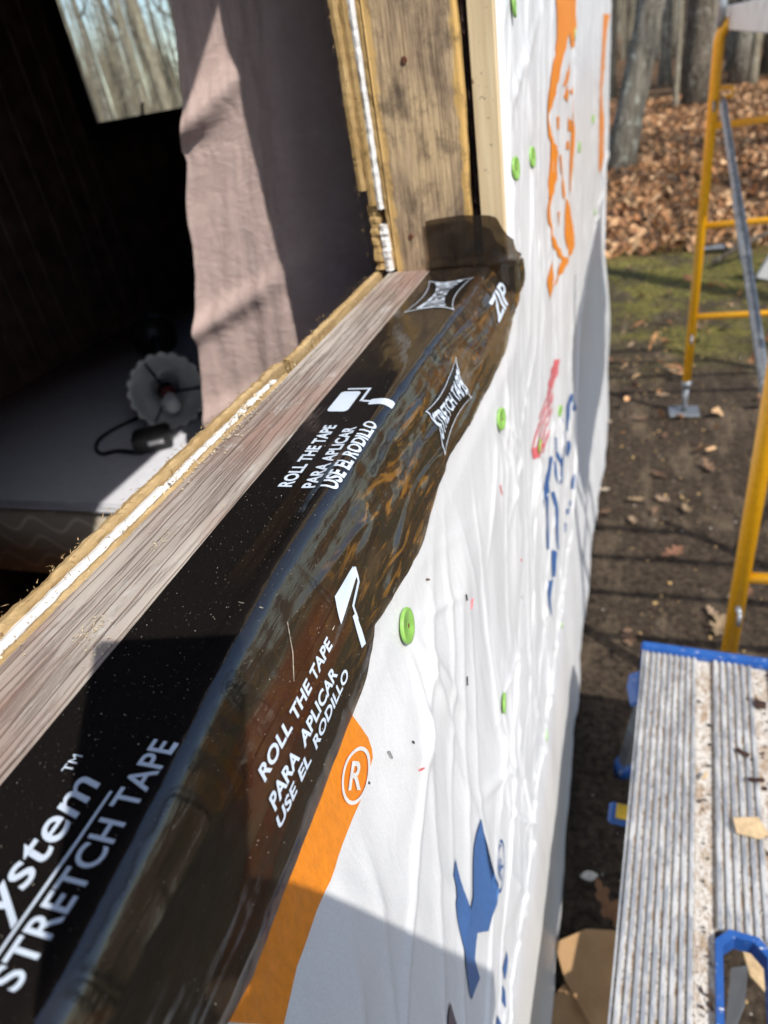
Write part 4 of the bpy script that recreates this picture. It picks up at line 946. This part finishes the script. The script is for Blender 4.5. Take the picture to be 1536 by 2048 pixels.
# corner fillets beside the slot, legs, braces, locking tab, hinge plate with a yellow label
for w_, s_ in ((.06, 1), (PL-.06, -1)):
    for u_ in (.02, PT-.02):
        du = -.055 if u_ < .1 else .055
        tube('leg', [(u_, -w_, DZ-.06), (u_+du*.5, -w_+s_*.03, DZ*.5), (u_+du, -w_+s_*.06, .012)], [.017,.017,.017], M['galv'], plat, 4, False)
        tube('foot', [(u_+du, -w_+s_*.06, .002), (u_+du*.98, -w_+s_*.059, .05)], [.026,.022], M['bluep'], plat, 8)
    tube('leg_rung', [(-.01, -w_+s_*.03, DZ*.5), (PT+.01, -w_+s_*.03, DZ*.5)], .012, M['galv'], plat, 8)
bm = bmesh.new(); vs = [bm.verts.new(p) for p in ((-.006,-.075,DZ-.012),(-.006,-.165,DZ-.02),(-.022,-.150,DZ-.05),(-.034,-.095,DZ-.052),(-.030,-.070,DZ-.035))]; bm.faces.new(vs)
e = bmesh.ops.extrude_face_region(bm, geom=bm.faces[:]); bmesh.ops.translate(bm, verts=[q for q in e['geom'] if isinstance(q, bmesh.types.BMVert)], vec=(.004,0,-.014)); bm_obj('locking_tab', bm, M['bluep'], plat, False, None, .002)
hp = Vector(at(1243, 1632, 'z', -1.22)); Mi = (Matrix.Translation(plat.location) @ Matrix.Rotation(-ang,4,'Z')).inverted(); hl = Mi @ hp
bm = bmesh.new(); bm_box(bm, hl.x-.028, .03, hl.y-.020, hl.y+.034, hl.z-.012, hl.z); bm_obj('hinge_plate', bm, M['bluep'], plat, False, None, .006)
bm = bmesh.new(); bm_box(bm, hl.x-.012, .031, hl.y-.008, hl.y+.028, hl.z+.0006, hl.z+.0022); bm_obj('warning_sticker', bm, M['yellowlab'], plat)
# debris lying on the deck
sp = []
for k in range(1500):
    u = random.choice((random.gauss(.134,.008), random.gauss(.251,.008), random.uniform(0,PT), random.uniform(.15,.28))); wv = random.uniform(.03, PL-.1)
    if .145 < u < .24 and HA-.01 < wv < HB+.01: continue
    g = any(a <= u <= b for a, b, t, n in secs if t == 'g'); sp.append((u, -wv, DZ-.0095 if g else DZ-.003, random.choice((.0012,.0018,.0028))))
o = crumbs('plaster_debris', M['fill'], sp); o.parent = plat; tag(o, kind='stuff')
sp = []
for k in range(230):
    u = random.choice((random.gauss(.134,.006), random.gauss(.251,.008), random.uniform(.15,.28))); wv = random.uniform(.03, PL-.1)
    if .145 < u < .24 and HA-.01 < wv < HB+.01: continue
    sp.append((u, -wv, DZ-.006, random.choice((.0025,.004,.006))))
o = crumbs('bark_debris', M['bark_gap'], sp); o.parent = plat; tag(o, kind='stuff')
def chip(px, py, L, Wd, rz, mat, label, z=-1.047, name='wood_chip', cat='wood chip'):
    p = at(px, py, 'z', z); bm = bmesh.new(); vs = [bm.verts.new((a*L+random.uniform(-.15,.15)*Wd, b*Wd+random.uniform(-.15,.15)*Wd, 0)) for a, b in ((-.5,-.5),(.1,-.55),(.5,-.42),(.46,.5),(-.1,.44),(-.5,.5))]
    fc = bm.faces.new(vs); e = bmesh.ops.extrude_face_region(bm, geom=[fc]); bmesh.ops.translate(bm, verts=[q for q in e['geom'] if isinstance(q, bmesh.types.BMVert)], vec=(0,0,.003))
    o = bm_obj(name, bm, M[mat]); o.location = (p[0], p[1], z); o.rotation_euler = (random.gauss(0,.05), random.gauss(0,.05), rz); return tag(o, label, cat)
chip(1497, 1652, .046, .042, .25, 'chip', 'square pale plywood scrap lying on the ribbed platform')
chip(1410, 1553, .022, .006, 1.1, 'chip', 'thin tan splinter lying in the white channel of the platform')
chip(1512, 1560, .030, .008, .1, 'bark_gap', 'dark bark sliver at the right edge of the platform beside the pale scrap')
chip(1485, 1505, .026, .010, -.5, 'bark_gap', 'dark flat bark flake lying across the platform ribs')
chip(1520, 1408, .024, .018, -.3, 'bark_gap', 'brown crumbled bark lump near the blue end of the platform')

# ================================================================== THINGS ON THE GROUND
def board(name, pxs, z0, th, mat, label, cat, tilt=None):
    pts = [at(a, b, 'z', z) for a, b, z in pxs]; bm = bmesh.new(); vs = [bm.verts.new(p) for p in pts]; fc = bm.faces.new(vs)
    e = bmesh.ops.extrude_face_region(bm, geom=[fc]); bmesh.ops.translate(bm, verts=[q for q in e['geom'] if isinstance(q, bmesh.types.BMVert)], vec=(0,0,-th))
    return tag(bm_obj(name, bm, M[mat], None, False, None, .001), label, cat)
board('cardboard_sheet', [(1108,1885,-1.47),(1172,1857,-1.47),(1262,1862,-1.47),(1330,2180,-1.50),(1220,2120,-1.50),(1130,1960,-1.48)], 0, .005, 'card', 'flat brown cardboard sheet on the ground between wall and platform', 'cardboard')
board('cardboard_sheet', [(1128,1966,-1.50),(1236,2100,-1.52),(1300,2250,-1.54),(1080,2250,-1.55),(1092,2010,-1.52)], 0, .005, 'card', 'brown cardboard flap lying lowest, at the foot of the white wrap', 'cardboard')
board('vinyl_offcut', [(1462,1935,-1.30),(1496,1930,-1.30),(1490,2010,-1.31),(1470,2060,-1.32),(1450,2060,-1.32)], 0, .004, 'white_pvc', 'grey white vinyl offcut seen through the blue handle hole', 'offcut')
board('cardboard_piece', [(1480,1885,-1.36),(1515,1905,-1.36),(1560,1960,-1.36),(1545,2000,-1.37),(1500,1950,-1.36)], 0, .005, 'chip', 'torn tan cardboard piece seen through the blue handle hole', 'cardboard')
# leaning white sheet and boards beyond the scaffold
p = Vector(at(1545, 480, 'z', -1.25))
o = box('white_sheet', (-.06,.50,-.012,.012,-.30,.30), M['whitem'], None, .004); o.location = p + Vector((.09,0,-.02)); o.rotation_euler = (.25,.32,.2); tag(o, 'white vinyl sheet leaning beyond the scaffold at the right edge', 'sheet')
q0 = Vector(at(1425,525,'z',GZ+.05)); q1 = Vector(at(1560,455,'z',GZ+.22))
tag(tube('wood_stick', [q0, (q0+q1)/2+Vector((0,0,.02)), q1], [.022,.025,.02], M['bark2'], None, 8), 'brown broken branch lying beside the far scaffold frame', 'branch')
o = box('metal_scrap', (-.18,.10,-.05,.05,0,.03), M['galv'], None, .006); o.location = at(1440,497,'z',GZ+.02); tag(o, 'flat grey metal scrap on the ground behind the far scaffold post', 'scrap')

# leaves
def leaf_shape(kind):
    if kind == 'oak':
        half = [(0,.0),(.05,.04),(.12,.05),(.16,.16),(.23,.19),(.28,.09),(.36,.11),(.42,.27),(.52,.29),(.55,.13),(.64,.14),(.70,.25),(.78,.22),(.80,.10),(.90,.10),(1,0)]
    else:
        half = [(0,0),(.2,.16),(.45,.25),(.7,.20),(.9,.07),(1,0)]
    return half
def leaf_mesh(kind, L, col, seed):
    r = random.Random(seed); half = leaf_shape(kind); v = []; f = []
    cu = r.uniform(.1,.5); fo = r.uniform(.2,.7)
    P3 = lambda a, b: ((a-.5)*L, b*L, L*(cu*(a-.5)**2 + fo*abs(b)*.6 + .03*math.sin(a*9+b*7)))
    mids = [P3(a, 0) for a, b in half]; up = [P3(a, b) for a, b in half]; dn = [P3(a, -b) for a, b in half]; n = len(half)
    v = mids + up + dn
    for i in range(n-1): f += [(i, i+1, n+i+1, n+i), (i+1, i, 2*n+i, 2*n+i+1)]
    me = bpy.data.meshes.new('oak_leaf'); me.from_pydata(v, [], f); me.update()
    a = me.attributes.new('tint', 'FLOAT_COLOR', 'FACE')
    for i in range(len(f)): k = 1 + r.uniform(-.12,.12); a.data[i].color = (col[0]*k, col[1]*k, col[2]*k, 1)
    me.materials.append(M['leaf']); return me
LC = [(.24,.17,.10), (.30,.21,.14), (.18,.11,.07), (.33,.27,.20), (.20,.10,.06), (.13,.075,.045)]
near = [leaf_mesh('oak', .15, LC[k % 6], k) for k in range(9)]
LP = [(1345,742,.16),(1325,790,.13),(1283,838,.14),(1218,843,.1),(1222,720,.1),(1330,872,.1),(1272,1000,.13),(1325,998,.13),(1310,1022,.1),(1372,1018,.12),(1265,1040,.12),(1415,932,.16),(1205,980,.12),(1345,1105,.18),(1318,950,.14),(1440,1255,.2),(1425,1225,.12),(1258,1275,.15),(1240,560,.12),(1262,690,.1),(1400,655,.16),(1450,655,.18),(1490,1185,.16),(1210,1025,.12),(1300,720,.1)]
for i, (px, py, s) in enumerate(LP):
    o = link('oak_leaf', near[i % 9]); p = at(px, py, 'z', GZ+.012); o.location = p; o.rotation_euler = (random.gauss(0,.15), random.gauss(0,.15), random.uniform(0,6.28)); k = s*.62/.15; o.scale = (k,k,k)
    tag(o, 'dry fallen oak leaf on the dark bare soil beside the scaffold', 'leaf', 'fallen oak leaves on the bare soil')
p = at(1215,1815,'z',-1.49); o = link('curled_leaf', leaf_mesh('oak', .13, (.20,.10,.05), 77)); o.location = p; o.rotation_euler = (.5,-.4,2.3); tag(o, 'large curled brown leaf behind the cardboard beside the platform', 'leaf')
p = at(1500,1890,'z',-1.40); o = link('curled_leaf', leaf_mesh('oak', .12, (.32,.17,.07), 78)); o.location = p; o.rotation_euler = (.3,.4,1); tag(o, 'small orange brown leaf seen through the blue handle hole', 'leaf')
p = at(1178,1752,'z',GZ+.01); o = link('pale_leaf', leaf_mesh('o', .05, (.55,.52,.45), 79)); o.location = p; o.rotation_euler = (.3,.2,.4); tag(o, 'tiny pale leaf on sunlit soil between the wall and the platform', 'leaf')
def litter(name, n, area, label, size=(.06,.13), seed=3):
    r = np.random.default_rng(seed); half = [(0,0),(.3,.24),(.7,.22),(1,0)]
    x = r.uniform(area[0], area[1], n); y = area[2] + (area[3]-area[2])*r.random(n)**1.25
    L = r.uniform(*size, n); th = r.uniform(0, 6.283, n); tx = r.normal(0,.6,n); ty = r.normal(0,.7,n); z = GZ + .015 + .05*r.random(n) + .13*smoothstep(6.9,8.5,y)*(.6+fbm(x*.5,y*.5)) + .6*smoothstep(12,80,y)*(vn(x*.05,y*.05)+.5)
    loc = np.array([[-.5,0,.10],[-.15,.20,.16],[.22,.15,.12],[.55,.02,-.06],[.18,-.19,.15],[-.22,-.14,.20],[0,0,-.04]])
    v = np.zeros((n,7,3)); c, s = np.cos(th), np.sin(th)
    for k in range(7):
        a = loc[k,0]*L; b = loc[k,1]*L; h = loc[k,2]*L*r.uniform(-.3,1.6,n) + tx*a + ty*b
        v[:,k,0] = x + a*c - b*s; v[:,k,1] = y + a*s + b*c; v[:,k,2] = z + h
    q = np.array([(0,1,6),(1,2,6),(2,3,6),(3,4,6),(4,5,6),(5,0,6)]); f = (np.arange(n)[:,None,None]*7 + q[None]).reshape(-1,3)
    o = mesh(name, v.reshape(-1,3), f, M['leaf']); a = o.data.attributes.new('tint','FLOAT_COLOR','FACE')
    pal = np.array([(.36,.20,.095),(.47,.29,.16),(.22,.11,.055),(.50,.34,.20),(.30,.15,.07),(.07,.04,.025)]); pc = pal[r.integers(0,6,n)]*r.uniform(.85,1.45,n)[:,None]*np.array([1.05,1,.92])
    fc = np.repeat(np.concatenate([pc, np.ones((n,1))],1), 6, 0); a.data.foreach_set('color', fc.ravel().astype(np.float32))
    return tag(o, label, 'leaf litter', kind='stuff')
litter('leaf_litter', 17000, (-1.5, 6.5, 6.9, 22), 'thick brown leaf litter covering the woodland floor behind the moss')
litter('scattered_leaves', 260, (.0, 4.5, 3.2, 7.2), 'loose leaves scattered over the moss and soil', (.05,.11), 5)

sp = []
for k in range(2600):
    x = random.uniform(-.05, 2.6); y = random.uniform(.4, 6.8)
    if random.random() < .5: x = abs(random.gauss(.2,.35))
    sp.append((x, y, GZ+.006, random.choice((.003,.004,.006,.010))))
for nm, mt, a_, b_, lab in (('soil_clods','bark_gap',0,1300,'dark clods and bark crumbs strewn over the bare soil'), ('soil_twigs','fill',1300,1700,'pale plaster crumbs strewn over the bare soil'), ('wood_litter','ply',1700,2600,'tan wood crumbs and leaf bits strewn over the bare soil')):
    tag(crumbs(nm, M[mt], [q if mt != 'fill' else (*q[:3], q[3]*.5) for q in sp[a_:b_]]), lab, 'debris', kind='stuff')
# ================================================================== TREES
def tree_meshes(seed, h, r0, lean=(0,0), mat='bark', branches=9, n=14):
    r = random.Random(seed); k = 16; pts = []; rad = []
    for i in range(k):
        t = i/(k-1); pts.append(Vector((lean[0]*h*t + .05*r.gauss(0,1)*t*r0*6, lean[1]*h*t + .05*r.gauss(0,1)*t*r0*6, -.25 + (h+.25)*t))); rad.append(r0*(1+.55*math.exp(-t*26))*(1-.72*t))
    v, f = tube_data(pts, rad, n)
    vv = []
    for i, p in enumerate(v):
        c = pts[min(i//n, k-1)]; d = p-c; a = math.atan2(d.y, d.x); vv.append(c + d*(1+.09*math.sin(a*3+seed)+.06*math.sin(a*7+c.z*3)))
    tm = bpy.data.meshes.new('trunk'); tm.from_pydata([tuple(p) for p in vv], [], f); tm.update(); tm.materials.append(M[mat]); tm.polygons.foreach_set('use_smooth', [True]*len(tm.polygons))
    bv = []; bf = []
    def add(pts_, rad_, n_=5):
        v_, f_ = tube_data(pts_, rad_, n_); o = len(bv); bv.extend(v_); bf.extend([tuple(q+o for q in t_) for t_ in f_])
    def limb(p, d, L, rr, depth):
        ps = [p]; q = p.copy(); dd = d.copy()
        for s in range(5):
            dd = (dd + Vector((r.gauss(0,.22), r.gauss(0,.22), r.gauss(.10,.16)))).normalized(); q = q + dd*L/5; ps.append(q.copy())
        add(ps, [rr*(1-.16*s) for s in range(6)], 5 if depth else 4)
        if depth:
            for c in range(4): 
                s = r.randint(1,5); limb(ps[s], (dd + Vector((r.gauss(0,.8), r.gauss(0,.8), r.gauss(.2,.4)))).normalized(), L*r.uniform(.35,.6), rr*.45, depth-1)
    for b in range(branches):
        t = r.uniform(.28,.97); i = int(t*(k-1)); a = r.uniform(0,6.28); limb(pts[i].copy(), Vector((math.cos(a), math.sin(a), r.uniform(.3,.9))).normalized(), h*r.uniform(.10,.24)*(1.2-t*.5), rad[i]*r.uniform(.22,.42), 2 if branches > 4 else 1)
    cm = None
    if bv:
        cm = bpy.data.meshes.new('crown'); cm.from_pydata([tuple(p) for p in bv], [], bf); cm.update(); cm.materials.append(M[mat]); cm.polygons.foreach_set('use_smooth', [True]*len(cm.polygons))
    return tm, cm
def plant_tree(ms, loc, rz, sc, label, group=None, name='bare_tree'):
    r = tag(empty(name, loc, rz), label, 'tree', group); r.scale = (sc,sc,sc)
    link('trunk', ms[0], None, r)
    if ms[1]: link('crown', ms[1], None, r)
    return r
def gz(x, y): return GZ
big = tree_meshes(1, 15, .22, (0,0), 'bark', 9, 20)
b0 = Vector(at(1222,365,'y',11.2)); b1 = Vector(at(1287,60,'y',11.2)); dv = (b1-b0); ln = (dv.x/dv.z, 0)
plant_tree(tree_meshes(1, 15, .175, ln, 'bark', 8, 20), (b0.x, 11.2, GZ), 0, 1, 'grey lichen spotted tree trunk just beyond the corner of the white wall', None, 'oak_tree')
p = at(1388,218,'z',GZ); plant_tree(tree_meshes(2, 18, .22, (.004,0), 'bark2', 8, 18), (p[0], p[1], GZ), 0, 1, 'dark thick tree trunk left of the far scaffold post', None, 'oak_tree')
p = at(1350,226,'z',GZ); plant_tree(tree_meshes(3, 9, .055, (-.01,0), 'bark3', 5, 8), (p[0], p[1], GZ), 0, 1, 'thin pale sapling just left of the dark trunk', None, 'sapling')
p = at(1478,172,'z',GZ); plant_tree(tree_meshes(4, 18, .21, (.0,0), 'bark', 8, 16), (p[0], p[1], GZ), 0, 1, 'grey tree trunk right of the far scaffold post', None, 'oak_tree')
p = at(1532,155,'z',GZ); plant_tree(tree_meshes(5, 16, .15, (.01,0), 'bark2', 8, 14), (p[0], p[1], GZ), 0, 1, 'brown tree trunk at the upper right edge of the picture', None, 'oak_tree')
pool = [tree_meshes(20+k, 13+1.5*k, .11+.025*k, (random.gauss(0,.02), random.gauss(0,.02)), ('bark','bark3','bark2')[k % 3], 7, 9) for k in range(7)]
rt_ = random.Random(5); n_ = 0
while n_ < 130:
    y = rt_.uniform(21, 75); x = y*rt_.uniform(-.035, .30) + rt_.uniform(-.5, 1.5)
    plant_tree(pool[rt_.randrange(7)], (x, y, GZ), rt_.uniform(0,6.28), rt_.uniform(.5,1.1), 'slim bare tree trunk far back in the woods beyond the leaf litter', 'bare trees far back in the woods'); n_ += 1
n_ = 0
while n_ < 64:                    # woods behind the house, seen through the opposite window
    a = rt_.uniform(.42, 1.05); d = rt_.uniform(28, 75); x = -2 - d*math.sin(a); y = d*math.cos(a)
    plant_tree(pool[rt_.randrange(7)], (x, y, GZ), rt_.uniform(0,6.28), rt_.uniform(.8,1.3), 'bare tree seen through the window at the back of the dark room', 'bare trees seen through the back window'); n_ += 1
for px, w_, dist, lab in ((330,.125,13.0,'thickest pale tree trunk in the middle of the back window'), (262,.07,15.5,'slim leaning pale trunk near the middle of the back window'), (372,.085,17,'pale trunk beside the curtain in the back window')):
    r = R @ np.array([px-768.0, 150-1024.0, F]); s = dist/r[1]; x, y = r[0]*s, dist
    plant_tree(tree_meshes(60+px, 14, w_, (.03 if px != 330 else -.09, 0.03), 'bark3', 8, 12), (x, y, GZ), 0, 1, lab, None)
# the far edge of the woods, too far off to tell the stems apart
def far_woods(name, n, ang, dist, seed, label):
    r = np.random.default_rng(seed); v = []; f = []
    for k in range(n):
        a = r.uniform(*ang); d = r.uniform(*dist); x = -1 + d*math.sin(a); y = d*math.cos(a); h = r.uniform(6,13); w_ = r.uniform(.05,.17); lx, ly = r.normal(0,.5,2); n0 = len(v)
        for z, q, l in ((GZ-.2,1,0),(GZ+h*.5,.7,.5),(GZ+h,.12,1)):
            for c in range(4): v.append((x+lx*l+w_*q*math.cos(c*1.571+.6), y+ly*l+w_*q*math.sin(c*1.571+.6), z))
        for i in range(2):
            for c in range(4): f.append((n0+i*4+c, n0+i*4+(c+1)%4, n0+(i+1)*4+(c+1)%4, n0+(i+1)*4+c))
        for b in range(9):
            z = GZ + h*r.uniform(.15,1); p = np.array([x+lx*.5, y+ly*.5, z]); L = r.uniform(.8,2.6); e = p + np.array([r.normal(0,.7), r.normal(0,.7), r.uniform(.2,1)])*L; m0 = len(v); t_ = r.uniform(.012,.03)
            v += [tuple(p+[t_,0,0]), tuple(p+[-t_,t_,0]), tuple(p+[0,-t_,t_]), tuple(e)]; f += [(m0,m0+1,m0+3),(m0+1,m0+2,m0+3),(m0+2,m0,m0+3)]
    return tag(mesh(name, v, f, M['bark3']), label, 'woods', kind='stuff')
far_woods('far_woods', 520, (-.12,.42), (45,120), 3, 'hazy mass of thin stems at the far edge of the woods')
far_woods('far_woods', 620, (-1.2,-.40), (45,100), 4, 'mass of thin bare stems behind the house')

# ================================================================== PHOTOGRAPHER (behind the lens; only the shadow is seen)
fw = Vector(R[:,2]); rt = Vector(R[:,0]); upc = -Vector(R[:,1]); C0 = Vector(CAM)
ph = bmesh.new(); bm_box(ph, -.045,.031,-.075,.083,-.0105,-.0025); bmesh.ops.bevel(ph, geom=ph.edges[:], offset=.002, segments=2, affect='EDGES')
o = bm_obj('phone', ph, M['phone']); o.matrix_world = Matrix(((rt.x,upc.x,fw.x,C0.x),(rt.y,upc.y,fw.y,C0.y),(rt.z,upc.z,fw.z,C0.z),(0,0,0,1)))
tag(o, 'black phone held up over the window sill by the photographer', 'phone')
def person():
    J = {}; E_ = []; 
    def j(n, p, r, par=None):
        J[n] = (len(J), p, r); 
        if par: E_.append((J[par][0], J[n][0]))
    j('pelvis',(.37,-.37,-.13),(.15,.11)); j('belly',(.39,-.37,.03),(.145,.11),'pelvis'); j('chest',(.42,-.37,.22),(.165,.12),'belly'); j('neck0',(.42,-.365,.37),(.075,.07),'chest'); j('neck',(.415,-.355,.43),(.052,.055),'neck0')
    j('jaw',(.395,-.335,.475),(.062,.065),'neck'); j('head',(.40,-.34,.545),(.078,.092),'jaw'); j('crown',(.41,-.345,.61),(.066,.078),'head'); j('nose',(.325,-.265,.53),(.012,.014),'head')
    j('shA',(.51,-.27,.30),(.065,.065),'chest'); j('elA',(.43,-.09,.04),(.045,.045),'shA'); j('faA',(.26,-.07,.11),(.040,.040),'elA'); j('wrA',(.095,-.045,.185),(.026,.030),'faA'); j('haA',(.055,-.038,.205),(.020,.030),'wrA')
    j('shB',(.31,-.48,.33),(.065,.065),'chest'); j('elB',(.20,-.36,.07),(.045,.045),'shB'); j('faB',(.13,-.24,.11),(.040,.040),'elB'); j('wrB',(.055,-.115,.150),(.026,.030),'faB'); j('haB',(.030,-.075,.165),(.020,.030),'wrB')
    for k, (dx, dy, dz) in enumerate(((-.018,.004,.030),(-.022,.003,.016),(-.024,.002,.002),(-.022,.001,-.012))):
        j('fA%d' % k, (.036,-.034,.207+.010*(1.5-k)), .0085, 'haA'); j('gA%d' % k, (.036+dx*.7,-.036,.207+dz), .0075, 'fA%d' % k)
        j('fB%d' % k, (.020,-.060,.166+.010*(1.5-k)), .0085, 'haB'); j('gB%d' % k, (.004,-.045,.164+dz*.8), .0075, 'fB%d' % k)
    j('tA',(.050,-.052,.228),.010,'haA'); j('tA2',(.030,-.050,.240),.008,'tA'); j('tB',(.022,-.078,.190),.010,'haB'); j('tB2',(.008,-.066,.200),.008,'tB')
    for sfx, hx, hy, fx, fy in (('A',.43,-.29,.33,-.24), ('B',.31,-.44,.19,-.36)):
        j('hip'+sfx,(hx,hy,-.20),(.10,.095),'pelvis'); j('kn'+sfx,((hx+fx)/2-.03,(hy+fy)/2+.04,-.60),(.062,.062),'hip'+sfx); j('an'+sfx,(fx,fy,-.965),(.042,.045),'kn'+sfx); j('he'+sfx,(fx+.01,fy-.012,-1.012),(.034,.034),'an'+sfx); j('to'+sfx,(fx-.10,fy+.09,-1.020),(.030,.026),'he'+sfx)
    me = bpy.data.meshes.new('person'); me.from_pydata([p for _, p, _ in J.values()], E_, []); me.update()
    o = link('person', me); md = o.modifiers.new('skin','SKIN'); md.use_smooth_shade = True; md.use_x_symmetry = False
    for i, (_, p, r) in enumerate(J.values()):
        sv = me.skin_vertices[0].data[i]; sv.radius = r if hasattr(r, '__len__') else (r, r); sv.use_root = (i == 0)
    o.modifiers.new('sub','SUBSURF').levels = 1
    dg = bpy.context.evaluated_depsgraph_get(); dg.update(); m2 = bpy.data.meshes.new_from_object(o.evaluated_get(dg)); o.modifiers.clear(); o.data = m2; bpy.data.meshes.remove(me)
    m2.materials.clear()
    for q in ('jacket','jean','skin','black'): m2.materials.append(M[q])
    for pl in m2.polygons:
        c = pl.center; k = 0
        if c.z < -.985: k = 3
        elif c.z < -.14: k = 1
        elif c.z > .40 and c.x > .28: k = 2
        elif c.x < .085: k = 2
        pl.material_index = k; pl.use_smooth = True
    # hair as a cap over the skull
    bm = bmesh.new(); bmesh.ops.create_uvsphere(bm, u_segments=20, v_segments=12, radius=1)
    bmesh.ops.delete(bm, geom=[v_ for v_ in bm.verts if v_.co.z < -.15 or (v_.co.x+v_.co.y*-1 < -1.0 and v_.co.z < .45)], context='VERTS')
    for v_ in bm.verts: v_.co = Vector((.415,-.352,.565)) + Vector((v_.co.x*.090, v_.co.y*.090, v_.co.z*.105))
    bm_obj('hair', bm, M['hair'], o, True)
    for dx, dy in ((-.052,.070),(-.078,.045)):
        bm = bmesh.new(); bmesh.ops.create_icosphere(bm, subdivisions=2, radius=.010); bmesh.ops.translate(bm, verts=bm.verts, vec=(.40+dx,-.34+dy,.555)); bm_obj('eye', bm, M['labelw'], o, True)
    return tag(o, 'person in grey jacket and jeans standing on the platform holding up a phone', 'person')
person()

for x, y, k in ((8.2,3.6,3), (9.6,6.6,5), (6.4,1.2,1), (11.5,9.0,4), (13.0,4.0,6)):       # trees on the sunny side, whose shadows cross the litter and the moss
    plant_tree(pool[k], (x, y, GZ), k*1.3, 1.2, 'bare tree standing on the sunny side right of the scaffold, out of the picture', 'bare trees on the sunny side')
